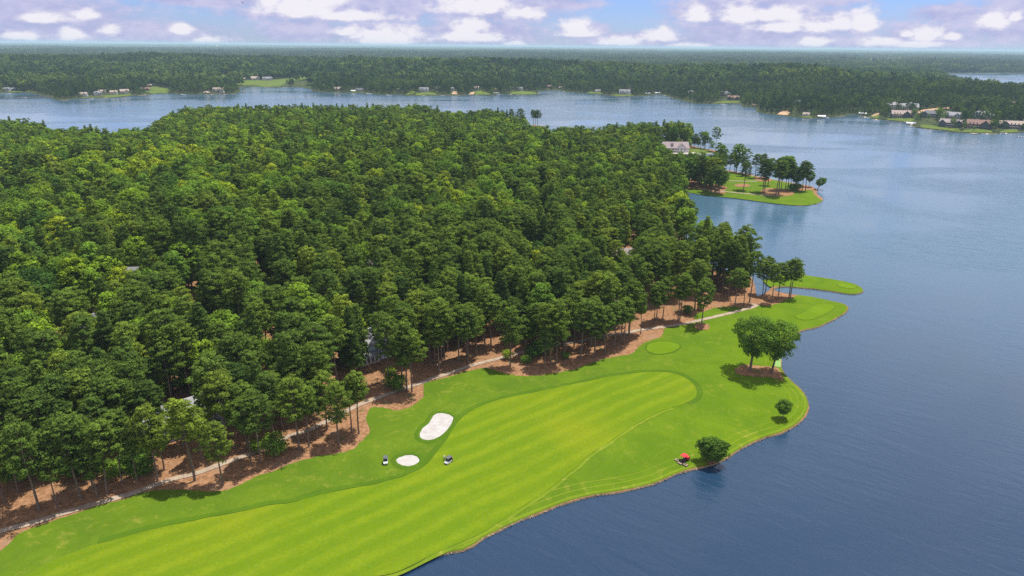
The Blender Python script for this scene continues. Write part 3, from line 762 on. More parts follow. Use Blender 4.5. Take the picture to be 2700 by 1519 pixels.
def blob(r, c, rad, n, low=-0.35):
    d = r.normal(size=(n, 3)); d /= np.linalg.norm(d, axis=1)[:, None]
    d[:, 2] = np.where(d[:, 2] < low, -d[:, 2] * 0.6, d[:, 2])
    P = c + d * np.asarray(rad) * r.uniform(0.62, 1.04, n)[:, None]
    Nn = d * np.array([1, 1, 1.3]) + np.array([0, 0, 0.35]) + r.normal(size=(n, 3)) * 0.38
    return P, Nn


def crown_mesh(name, blobs, per, L, W, mat, r, tone=(0.72, 1.28)):
    Vs, Fs, T, NN = [], [], [], []; o = 0
    cc = np.mean([b_[0] for b_ in blobs], 0); ext = np.ptp([b_[0] for b_ in blobs], 0) / 2 + 1.0
    for c, rad in blobs:
        n = max(4, int(per * r.uniform(0.8, 1.2))); P, Nn = blob(r, np.asarray(c), rad, n)
        V, F = cards(P, Nn, L, W, r); Vs.append(V); Fs.append(F + o); o += len(V)
        out = (P - np.asarray(c)) / np.asarray(rad); out /= np.linalg.norm(out, axis=1)[:, None] + 1e-6
        big = (P - cc) / ext; big /= np.linalg.norm(big, axis=1)[:, None] + 1e-6
        NN.append(np.repeat(0.50 * out + 0.28 * big + 0.62 * Nn / (np.linalg.norm(Nn, axis=1)[:, None] + 1e-6), 4, 0))
        T.append(np.repeat(np.clip(r.uniform(*tone) + r.normal(0, .26, n), .35, 1.9), 4))
    me = mesh_np(name, np.concatenate(Vs), np.concatenate(Fs), mat, True, {'tone': np.concatenate(T)})
    NN = np.concatenate(NN); NN /= np.linalg.norm(NN, axis=1)[:, None] + 1e-9
    me.normals_split_custom_set_from_vertices(NN.tolist()); me['normals'] = 1
    return me


def pine_blobs(r, H, cr, base, n, cone=False):
    zb = H * base; out = []; lean = r.normal(0, 0.45, 2); ph = r.uniform(0, 6.28)
    for i in range(n):
        t = (i + r.uniform(0, 1)) / n; t = t ** 0.85
        prof = cr * (0.55 + 0.45 * min(1, t / 0.25)) * math.sqrt(max(0.02, 1 - (max(0, t - 0.25) / 0.78) ** 2.1))
        if cone: prof = cr * (1.02 - t) ** 0.75
        a = i * 2.39996 + r.normal(0, .5); d = prof * (0.30 + 0.66 * math.sqrt(r.uniform(0, 1))) * r.uniform(0.8, 1.12)
        z = zb + t * (H - 0.6 - zb) + r.normal(0, .35) - d * 0.10
        q = r.uniform(0.75, 1.25)
        d *= 1 + 0.22 * math.sin(2 * a + ph) + 0.14 * math.sin(3 * a + 4 * t)
        out.append(((math.cos(a) * d + lean[0] * t, math.sin(a) * d + lean[1] * t, z), (1.10 * q, 1.10 * q, 0.60 * q)))
    return out, lean


def pine_trunk(r, H, blobs, base, lean, sides=7, limbs=26, rad=0.31):
    mb = MB(); k = 5; top = H * 0.93
    ax = lambda z: np.array([lean[0] * (z / H) ** 1.6 + 0.10 * math.sin(z * 0.35), lean[1] * (z / H) ** 1.6 + 0.10 * math.cos(z * 0.3), z])
    zs = [-0.6, 0.5] + list(np.linspace(3, top, k))
    for a, b_ in zip(zs[:-1], zs[1:]):
        f = lambda z: max(0.05, rad * (1.25 if z < 0.3 else 1.0) * (1 - 0.80 * max(0, z) / H))
        mb.tube(ax(a), ax(b_), f(a), f(b_), sides, cap=b_ == zs[-1])
    sel = [blobs[i] for i in r.permutation(len(blobs))[:limbs]]
    for c, rr in sel:
        d = math.hypot(c[0], c[1]); z0 = max(H * base * 0.96, c[2] - 0.28 * d - 0.4)
        mb.tube(ax(min(z0, top)), c, 0.075, 0.025, 3, False)
    for i in range(5):      # dead stubs below the crown
        z0 = H * r.uniform(base - 0.2, base); a = r.uniform(0, 6.28); l = r.uniform(.5, 1.6)
        mb.tube(ax(z0), ax(z0) + np.array([math.cos(a) * l, math.sin(a) * l, r.uniform(-.2, .3)]), 0.05, 0.02, 3, False)
    return mb


def make_pine(seed, H, cr, base, n, per, L, W, limbs=26, cone=False):
    r = np.random.default_rng(seed); bl, lean = pine_blobs(r, H, cr, base, n, cone)
    return (pine_trunk(r, H, bl, base, lean, limbs=limbs).mesh('trunk', M_bark, True), crown_mesh('crown', bl, per, L, W, M_needle, r))


def broad_blobs(r, H, cr, base, n, lob=1.0, flat=1.0):
    zb = H * base; hc = (H - zb) / 2; zc = zb + hc; out = []
    ph = r.uniform(0, 6.28)
    for i in range(n):
        u = 1 - 2 * (i + .5) / n; a = i * 2.39996 + r.normal(0, .3); s_ = math.sqrt(1 - u * u) * (1 + 0.17 * math.sin(2 * a + ph) + 0.13 * math.sin(3 * a + 4 * u))
        k = r.uniform(0.45, 1.0) ** 0.5 * r.uniform(0.86, 1.08); q = lob * r.uniform(0.65, 1.35)
        zz = zc + u * hc * 0.84 * k
        w_ = 1.0 if u > -0.2 else 1.0 - 0.35 * (-u)
        out.append(((math.cos(a) * s_ * cr * 0.80 * k * w_, math.sin(a) * s_ * cr * 0.80 * k * w_, zz), (1.45 * q, 1.45 * q, 1.15 * q * flat)))
    return out


def broad_trunk(r, H, blobs, base, rad=0.32, limbs=14, sides=7, lean=(0, 0), fork=0.0):
    mb = MB(); zt = H * (base + 0.38)
    ax = lambda z: np.array([lean[0] * z / H, lean[1] * z / H, z]) + np.array([0.12 * math.sin(z * .5), 0.12 * math.cos(z * .43), 0])
    zs = [-0.6, 0.35] + list(np.linspace(1.6, zt, 4))
    f = lambda z: rad * (1.45 if z < 0 else 1.12 if z < 0.5 else 1.0) * (1 - 0.7 * max(z, 0) / zt)
    for a, b_ in zip(zs[:-1], zs[1:]): mb.tube(ax(a), ax(b_), f(a), f(b_), sides, False)
    for i in r.permutation(len(blobs))[:limbs]:
        c = np.array(blobs[i][0]); z0 = min(zt, max(H * base * 0.85, c[2] - 0.75 * math.hypot(c[0], c[1]) - 0.8))
        m_ = (ax(z0) + c) / 2 + np.array([0, 0, 0.5]); rr = f(z0) * 0.5
        mb.tube(ax(z0), m_, rr, rr * .6, 4, False); mb.tube(m_, c, rr * .6, 0.03, 4, False)
    return mb


def make_broad(seed, H, cr, base, n, per, L, W, lob=1.0, limbs=12, rad=0.3, mat=None, bark=None, lean=(0, 0)):
    r = np.random.default_rng(seed); bl = broad_blobs(r, H, cr, base, n, lob)
    bl = [((c[0] + lean[0] * c[2] / H, c[1] + lean[1] * c[2] / H, c[2]), q) for c, q in bl]
    return (broad_trunk(r, H, bl, base, rad, limbs, lean=lean).mesh('trunk', bark or M_graybark, True), crown_mesh('crown', bl, per, L, W, mat or M_leaf, r))


PINES = [make_pine(10 + i, 24.0, cr, ba, n, 44, 0.62, 0.34) for i, (cr, ba, n) in enumerate([(4.9, .46, 122), (4.2, .40, 116), (5.4, .54, 124), (4.6, .50, 112), (5.2, .44, 132), (3.9, .56, 92), (5.7, .50, 138)])]
PINES += [make_pine(30, 25.5, 4.0, .28, 118, 44, .62, .34, cone=True), make_pine(31, 23.0, 3.6, .34, 100, 44, .62, .34, cone=True)]
BROADS = [make_broad(40 + i, 20.0, cr, ba, n, 54, 0.66, 0.50, lob) for i, (cr, ba, n, lob) in enumerate([(5.4, .26, 78, 1.0), (4.8, .22, 70, .95), (6.2, .30, 92, 1.05), (5.0, .20, 86, .8), (5.8, .28, 66, 1.25), (4.4, .18, 64, .9)])]
PINES_MID = [make_pine(70 + i, 24.0, cr, ba, n, 26, 1.05, 0.62, 6) for i, (cr, ba, n) in enumerate([(4.9, .48, 46), (4.5, .46, 44), (5.4, .52, 50), (4.2, .55, 40)])]
PINES_MID += [make_pine(76, 25.5, 4.0, .28, 44, 26, 1.0, .6, 4, True)]
BROADS_MID = [make_broad(80 + i, 20.0, cr, ba, n, 30, 1.05, 0.85, lob, 4) for i, (cr, ba, n, lob) in enumerate([(5.4, .24, 40, 1.15), (6.2, .28, 46, 1.2), (4.8, .2, 36, 1.1), (5.6, .25, 34, 1.4)])]


def far_tree(seed, kind):
    r = np.random.default_rng(seed)
    if kind == 'pine': bl, lean = pine_blobs(r, 23, 4.2, .45, 15); bl = [(c, np.array(q) * 1.45) for c, q in bl]
    else: bl = broad_blobs(r, 20, 5.4, .12, 15, 1.7)
    return bl


def cluster(seed, n, spread, per, L):
    r = np.random.default_rng(seed); Vs, Fs, T, NN = [], [], [], []; o = 0
    for i in range(n):
        kind = 'pine' if r.random() < .5 else 'broad'
        q = math.sqrt((i + .5) / n) * spread; a = i * 2.4 + r.normal(0, .4); s_ = r.uniform(.78, 1.15); base_t = r.uniform(.7, 1.25) * (0.85 if kind == 'pine' else 1.1)
        bl = far_tree(seed * 31 + i, kind); cc = np.mean([b_[0] for b_ in bl], 0) * s_ + np.array([math.cos(a) * q, math.sin(a) * q, 0])
        for c, rad in bl:
            P, Nn = blob(r, np.array(c) * s_ + np.array([math.cos(a) * q, math.sin(a) * q, 0]), np.array(rad) * s_, per)
            V, F = cards(P, Nn, L, L * .8, r); Vs.append(V); Fs.append(F + o); o += len(V)
            big = (P - cc) / 5.0; NN.append(np.repeat(0.7 * big + 0.35 * Nn, 4, 0)); T.append(np.full(len(V), base_t * r.uniform(.8, 1.2)))
    me = mesh_np('grove', np.concatenate(Vs), np.concatenate(Fs), M_farleaf, True, {'tone': np.concatenate(T)})
    NN = np.concatenate(NN); NN /= np.linalg.norm(NN, axis=1)[:, None] + 1e-9; me.normals_split_custom_set_from_vertices(NN.tolist())
    return me


M_farleaf = leaf_mat('far_leaves', [(0.0, (0.022, 0.046, 0.016)), (0.5, (0.058, 0.100, 0.024)), (1.0, (0.135, 0.195, 0.032))], 0.2)


def one_far(seed, kind):
    r = np.random.default_rng(seed); bl = far_tree(seed, kind); mb = MB(); mb.tube((0, 0, -0.5), (0, 0, 13), .3, .15, 4, False)
    return mb.mesh('trunk', M_bark), crown_mesh('crown', bl, 16, 1.5, 1.1, M_farleaf, r)


FAR1 = [one_far(200 + i, 'pine' if i % 2 else 'broad') for i in range(6)]
FAR2 = [cluster(300 + i, 7, 13, 9, 2.4) for i in range(4)]
FAR3 = [cluster(400 + i, 16, 36, 5, 5.0) for i in range(3)]

# meshes the scattered woods point at; kept out of the scene itself
lib = bpy.data.collections.new('tree_library')


def lib_group(name, pairs):
    """one collection whose children are the variants, each a single joined mesh"""
    c = bpy.data.collections.new(name); lib.children.link(c)
    for i, pr in enumerate(pairs):
        if isinstance(pr, tuple):
            V, F, T, MI, NV = [], [], [], [], []; o = 0; me = bpy.data.meshes.new('woodland_tree')
            for k, m in enumerate(pr):
                co = np.zeros(len(m.vertices) * 3, np.float32); m.vertices.foreach_get('co', co)
                V += [tuple(v) for v in co.reshape(-1, 3)]; F += [tuple(q + o for q in p_.vertices) for p_ in m.polygons]; MI += [k] * len(m.polygons)
                if 'tone' in m.attributes:
                    a = np.zeros(len(m.vertices), np.float32); m.attributes['tone'].data.foreach_get('value', a); T += list(a)
                else: T += [1.0] * len(m.vertices)
                q_ = np.zeros(len(m.loops) * 3, np.float32); m.corner_normals.foreach_get('vector', q_); lv = np.zeros(len(m.loops), np.int32); m.loops.foreach_get('vertex_index', lv)
                nv = np.zeros((len(m.vertices), 3), np.float32); nv[lv] = q_.reshape(-1, 3); NV.append(nv)
                o = len(V)
            me.from_pydata(V, [], F); at_ = me.attributes.new('tone', 'FLOAT', 'POINT'); at_.data.foreach_set('value', np.array(T, np.float32))
            for m in pr: me.materials.append(m.materials[0])
            me.polygons.foreach_set('material_index', np.array(MI, np.int32)); me.polygons.foreach_set('use_smooth', np.ones(len(F), bool)); me.update(); me.normals_split_custom_set_from_vertices(np.concatenate(NV).tolist())
        else: me = pr
        c.objects.link(bpy.data.objects.new('%02d_%s' % (i, name), me))
    return c


def scatter(name, P, scl, rot, var, tint, coll, label, cat):
    """one stuff object: points that carry size, turn, kind and tint, instanced by geometry nodes"""
    me = bpy.data.meshes.new(name); P = np.asarray(P, np.float32)
    me.vertices.add(len(P)); me.vertices.foreach_set('co', P.ravel())
    for nm, ty, arr in (('scl', 'FLOAT', scl), ('turn', 'FLOAT', rot), ('tint', 'FLOAT', tint)):
        a = me.attributes.new(nm, ty, 'POINT'); a.data.foreach_set('value', np.asarray(arr, np.float32))
    a = me.attributes.new('variant', 'INT', 'POINT'); a.data.foreach_set('value', np.asarray(var, np.int32))
    me.update(); o = link(name, me)
    ng = bpy.data.node_groups.new(name, 'GeometryNodeTree')
    ng.interface.new_socket('Geometry', in_out='INPUT', socket_type='NodeSocketGeometry'); ng.interface.new_socket('Geometry', in_out='OUTPUT', socket_type='NodeSocketGeometry')
    N = ng.nodes.new; L = ng.links.new
    gi, go = N('NodeGroupInput'), N('NodeGroupOutput'); ci = N('GeometryNodeCollectionInfo'); ci.inputs[0].default_value = coll
    ci.inputs['Separate Children'].default_value = True; ci.inputs['Reset Children'].default_value = True
    ip = N('GeometryNodeInstanceOnPoints'); ip.inputs['Pick Instance'].default_value = True
    def na(nm, ty):
        x = N('GeometryNodeInputNamedAttribute'); x.data_type = ty; x.inputs[0].default_value = nm
        return next(q for q in x.outputs if q.enabled and q.name == 'Attribute')
    cx = N('ShaderNodeCombineXYZ'); L(na('turn', 'FLOAT'), cx.inputs[2])
    L(gi.outputs[0], ip.inputs['Points']); L(ci.outputs[0], ip.inputs['Instance']); L(na('variant', 'INT'), ip.inputs['Instance Index'])
    L(cx.outputs[0], ip.inputs['Rotation']); L(na('scl', 'FLOAT'), ip.inputs['Scale']); L(ip.outputs[0], go.inputs[0])
    md = o.modifiers.new('scatter', 'NODES'); md.node_group = ng
    return tag(o, label, cat, None, 'stuff')


# ------------------------------------------------------------------ houses
def proj(x, y, z):
    d = np.stack([np.asarray(x, float), np.asarray(y, float), np.asarray(z, float) - CAM_H], -1)
    k = d @ _f
    return 1350 + FPX * (d @ _r) / k, 759.5 - FPX * (d @ _u) / k


def ground_far(px, py):
    d = pix_dir(px, py); h = math.hypot(d[0], d[1]); rr = np.arange(950, 6000, 4.0)
    x, y = d[0] / h * rr, d[1] / h * rr; zr = CAM_H + d[2] / h * rr
    ok = np.flatnonzero((zr < zf(x, y)) & inside_poly(far_hi, np.c_[x, y]))
    if len(ok) == 0 or py > 400: p = at(px, py, 1.0); return np.array([p[0], p[1], float(zf(p[0], p[1]))])
    i = ok[0]
    return np.array([x[i], y[i], float(zf(x[i], y[i]))])


HW = {k: plain('siding_' + k, c, 0.8, 0.2, var=0.06) for k, c in dict(white=(0.55, 0.54, 0.52), cream=(0.62, 0.56, 0.46), grey=(0.36, 0.37, 0.38), dark=(0.085, 0.09, 0.10), brown=(0.20, 0.13, 0.085), blue=(0.44, 0.50, 0.58), tan=(0.44, 0.35, 0.25)).items()}
HR = {k: plain('shingles_' + k, c, 0.85, 0.2, var=0.16, scale=0.8) for k, c in dict(grey=(0.22, 0.22, 0.23), pale=(0.30, 0.30, 0.31), tan=(0.36, 0.29, 0.245), brown=(0.25, 0.155, 0.125), slate=(0.15, 0.155, 0.17), mauve=(0.30, 0.25, 0.245)).items()}
M_glass = plain('window_glass', (0.035, 0.05, 0.065), 0.12, 0.6)
M_trim = plain('white_trim', (0.78, 0.77, 0.75), 0.6)
M_chim = plain('chimney_brick', (0.34, 0.24, 0.19), 0.9)
M_deck = plain('deck_wood', (0.42, 0.33, 0.25), 0.85, var=0.2)
M_whitemetal = plain('white_metal', (0.78, 0.79, 0.80), 0.4)


def gable(mb, wall, cx, cy, w, d, z, rise, axis, over=0.7, t=0.28):
    """roof chevron with its ridge along axis, and the wall triangle beneath it"""
    hw, L = (d / 2, w) if axis == 'x' else (w / 2, d)
    s_ = rise / hw; e = hw + over; ze = z - over * s_
    prof = [(-e, ze), (0, z + rise), (e, ze), (e, ze + t), (0, z + rise + t * 1.2), (-e, ze + t)]
    a = MB().prism(prof, -L / 2 - over, L / 2 + over); b_ = MB().prism([(-hw, z - 0.01), (hw, z - 0.01), (0, z + rise - 0.02)], -L / 2, L / 2)
    for src, dst in ((a, mb), (b_, wall)):
        v = [((y, x, q) if axis == 'x' else (x, y, q)) for x, y, q in src.v]
        f = [tuple(reversed(k)) for k in src.f] if axis == 'x' else src.f
        dst.add([(x + cx, y + cy, q) for x, y, q in v], f)


def hip(mb, cx, cy, w, d, z, rise, over=0.7):
    hx, hy = w / 2 + over, d / 2 + over; r = max(0.2, abs(hx - hy)); z0 = z - 0.3
    b_ = [(-hx, -hy, z0), (hx, -hy, z0), (hx, hy, z0), (-hx, hy, z0), (-hx, -hy, z), (hx, -hy, z), (hx, hy, z), (-hx, hy, z)]
    t_ = [(-r, 0, z + rise), (r, 0, z + rise)] if hx > hy else [(0, -r, z + rise), (0, r, z + rise)]
    f = [(3, 2, 1, 0), (0, 1, 5, 4), (1, 2, 6, 5), (2, 3, 7, 6), (3, 0, 4, 7)]
    f += [(4, 5, 9, 8), (6, 7, 8, 9), (7, 4, 8), (5, 6, 9)] if hx > hy else [(4, 5, 8), (5, 6, 9, 8), (6, 7, 9), (7, 4, 8, 9)]
    mb.add([(x + cx, y + cy, q) for x, y, q in b_ + t_], f)


_win = {}


def window(parent, x, y, z, w, h, face=0, frame=True):
    """a pane in a proud frame on a wall; face 0 looks to -y, 1 to +x, -1 to -x"""
    key = (round(w, 1), round(h, 1))
    if key not in _win:
        a = MB().box((0, -0.05, 0), (key[0], 0.10, key[1])); b_ = MB()
        for sx in (-1, 1): b_.box((sx * (key[0] / 2 + .06), -0.07, 0), (0.14, 0.18, key[1] + .26))
        for sz in (-1, 1): b_.box((0, -0.07, sz * (key[1] / 2 + .06)), (key[0] - .02, 0.18, 0.14))
        b_.box((0, -0.07, 0), (0.08, 0.16, key[1] - .04)); _win[key] = (a.mesh('window', M_glass), b_.mesh('frame', M_trim))
    a = {0: 0.0, 1: math.pi / 2, -1: -math.pi / 2}[face]
    o = link('window', _win[key][0], parent, (x, y, z), a)
    if frame: link('frame', _win[key][1], o)
    return o


HOUSES = []


def house(label, P, w, d, st, wall, roof, style='gable', rot=0.0, frame=False, porch=True, chim=True, cat='house', dormers=0, turret=False):
    x, y, z = P; H = 2.9 * st; rz = -math.atan2(x, y) + R(rot)
    t = thing('house', label, cat, (x, y, z), rz, 'houses on the lake and in the woods')
    W, Rf = MB(), MB(); W.box((0, 0, H / 2 - 0.6), (w, d, H + 1.2)); rise = min(d, w) * 0.36
    if style == 'gable':
        gable(Rf, W, 0, 0, w, d, H, rise, 'x')
        gw = w * 0.36; gx = w * 0.2; W.box((gx, -d / 2 - 1.0, H / 2 - 0.6), (gw, 2.02, H + 1.2)); gable(Rf, W, gx, -d / 4 - 1.0, gw, d / 2 + 2, H, gw * 0.46, 'y', 0.5)
        fronts = [(-w * 0.24, -d / 2, w * 0.42), (gx, -d / 2 - 2.01, gw)]
    elif style == 'hip':
        hip(Rf, 0, 0, w, d, H, rise)
        gw = w * 0.34; gx = -w * 0.24; W.box((gx, -d / 2 - 1.2, H / 2 - 0.6), (gw, 2.42, H + 1.2)); gable(Rf, W, gx, -d / 4 - 1.2, gw, d / 2 + 2.4, H, gw * 0.42, 'y', 0.5)
        fronts = [(w * 0.2, -d / 2, w * 0.5), (gx, -d / 2 - 2.41, gw)]
    elif style == 'long':
        gable(Rf, W, 0, 0, w, d, H, rise * 0.8, 'x'); ww = w * 0.3
        for sx in (-1, 1):
            W.box((sx * (w / 2 - ww / 2), -d / 2 - 1.5, H / 2 - 0.6), (ww, 3.02, H + 1.2)); gable(Rf, W, sx * (w / 2 - ww / 2), -d / 4 - 1.5, ww, d / 2 + 3, H, ww * 0.42, 'y', 0.5)
        fronts = [(0, -d / 2, w * 0.36), (-w / 2 + ww / 2, -d / 2 - 3.01, ww), (w / 2 - ww / 2, -d / 2 - 3.01, ww)]
    else:   # villa: stepped blocks of different height
        gable(Rf, W, 0, 0, w, d, H, rise, 'x')
        bw = w * 0.36; W.box((-w * 0.24, 0.5, H + 0.9), (bw, d * 0.9, 2.6)); hip(Rf, -w * 0.24, 0.5, bw, d * 0.9, H + 2.2, bw * 0.3)
        gw = w * 0.3; gx = w * 0.26; W.box((gx, -d / 2 - 1.4, H / 2 - 0.6), (gw, 2.82, H + 1.2)); gable(Rf, W, gx, -d / 4 - 1.4, gw, d / 2 + 2.8, H, gw * 0.5, 'y', 0.5)
        fronts = [(-w * 0.2, -d / 2, w * 0.5), (gx, -d / 2 - 2.81, gw)]
    W.build('wall', HW[wall], t); ro = Rf.build('roof', HR[roof], t)
    if chim:
        mb = MB(); mb.box((w * 0.3, d * 0.12, H + rise * 0.75), (1.3, 1.0, rise + 1.4)); mb.box((w * 0.3, d * 0.12, H + rise * 1.25 + 0.75), (1.5, 1.2, 0.2)); mb.build('chimney', M_chim, ro)
    for k in range(dormers):
        dx = (k - (dormers - 1) / 2) * w * 0.24 - w * 0.12; mb, r2 = MB(), MB(); mb.box((dx, -d * 0.22, H + rise * 0.45), (2.2, d * 0.3, rise * 0.7)); gable(r2, mb, dx, -d * 0.22, 2.2, d * 0.3, H + rise * 0.8, 0.9, 'y', 0.3, 0.15)
        do = mb.build('dormer', HW[wall], ro); r2.build('dormer_roof', HR[roof], do); window(t, dx, -d * 0.37, H + rise * 0.52, 1.2, 1.2, 0, False)
    for fx, fy, fw in fronts:
        nwin = max(1, int(fw / 3.4))
        for s_ in range(int(math.ceil(st))):
            for i in range(nwin):
                window(t, fx + (i - (nwin - 1) / 2) * fw / nwin, fy, 1.55 + 2.9 * s_, 1.6, 1.7, 0, frame)
    for s_ in range(int(st)):
        for sx in (1, -1): window(t, sx * w / 2, 0, 1.6 + 2.9 * s_, 1.5, 1.6, sx, False)
    mb = MB(); mb.box((fronts[0][0] + fronts[0][2] * 0.0, fronts[0][1] - 0.04, 1.05), (1.1, 0.09, 2.1)); dr = mb.build('door', plain_door, t)
    if porch:
        fx, fy, fw = fronts[0]; mb = MB(); mb.box((fx, fy - 1.7, 0.0), (fw + 0.6, 3.3, 0.9)); dk = mb.build('deck', M_deck, t)
        mb = MB()
        for i in range(5): mb.box((fx + (i / 4 - 0.5) * fw, fy - 3.2, 1.75), (0.26, 0.26, 2.6))
        mb.box((fx, fy - 3.2, 3.15), (fw + 0.5, 0.3, 0.25)); mb.build('porch_columns', M_trim, dk)
        mb = MB(); mb.box((fx, fy - 1.7, 3.36), (fw + 1.2, 3.9, 0.18)); mb.build('porch_roof', HR[roof], dk)
    HOUSES.append((x, y, z, w, d, H + rise, t))
    return t


plain_door = plain('door_paint', (0.12, 0.07, 0.05), 0.5)


def near_house(label, px, py, w, d, st, wall, roof, style, rot=0, zt=5.0, **kw):
    """px, py: where the middle of the roof shows"""
    h = 6.0
    for _ in range(5):
        p = at(px, py, h + zt); h = float(zn(p[0], p[1]))
    return house(label, (p[0], p[1], h), w, d, st, wall, roof, style, rot, **kw)


NEAR_HOUSES = [
    near_house('white and pale blue house half hidden by pines above the large bunker', 972, 895, 15, 11, 2, 'blue', 'pale', 'gable', 24, 5.5, frame=True),
    near_house('grey roofed house behind thin pines near the cart path', 480, 1075, 24, 14, 1, 'grey', 'pale', 'long', 14, 4.5),
    near_house('small grey roofed outbuilding between the grey and the white house', 722, 1012, 9, 7, 1, 'grey', 'pale', 'gable', 30, 4, porch=False),
    near_house('grey roofed house sunk deep in the broadleaf woods', 240, 843, 17, 11, 1, 'grey', 'grey', 'gable', 40, 5),
    near_house('dark house with pale trim glimpsed under a big broadleaf tree', 352, 742, 16, 11, 2, 'dark', 'grey', 'gable', -20, 3.5),
    near_house('low house with a pale roof strip under tall pines', 455, 645, 15, 10, 1, 'cream', 'pale', 'gable', 10, 4),
    near_house('house with a mauve brown roof in pines near the cove', 1656, 661, 19, 12, 1, 'cream', 'mauve', 'gable', 25, 6),
    near_house('tan roofed house behind a tiny lawn in the middle of the woods', 1188, 441, 20, 13, 1, 'white', 'tan', 'gable', 12, 5),
    near_house('white walled house glimpsed through a pale leaved pine', 1402, 697, 15, 11, 1.5, 'white', 'grey', 'gable', -15, 3),
    near_house('pale house glimpsed behind the front pines above the oval tee', 1625, 775, 16, 11, 1, 'cream', 'tan', 'gable', 20, 4),
    near_house('grey roofed house high in the woods left of the white house', 588, 903, 15, 11, 1.5, 'grey', 'pale', 'gable', 15, 5),
    near_house('small pale roofed house deep in the woods near the pine peninsula', 1611, 458, 18, 12, 1, 'cream', 'grey', 'gable', 15, 5),
    near_house('pale house glimpsed beside the small forest lawn', 1345, 575, 15, 10, 1, 'grey', 'pale', 'gable', -10, 3.5),
]
P = ground(*C4([(222, 150)])[0])
big = house('large two storey house with a mauve grey roof and deck on the point', P, 29, 15, 2, 'white', 'mauve', 'gable', 14, frame=True, dormers=1)
mb = MB(); mb.box((7, -13.0, 0.45), (30, 11, 1.5)); mb.build('terrace', plain('terrace_stone', (0.55, 0.48, 0.42)), big)
mb = MB()
for i in range(16): mb.box((-7.5 + i * 1.93, -18.4, 1.7), (0.14, 0.14, 1.0))
mb.box((7, -18.4, 2.2), (29.4, 0.16, 0.12)); mb.build('railing', M_trim, big)

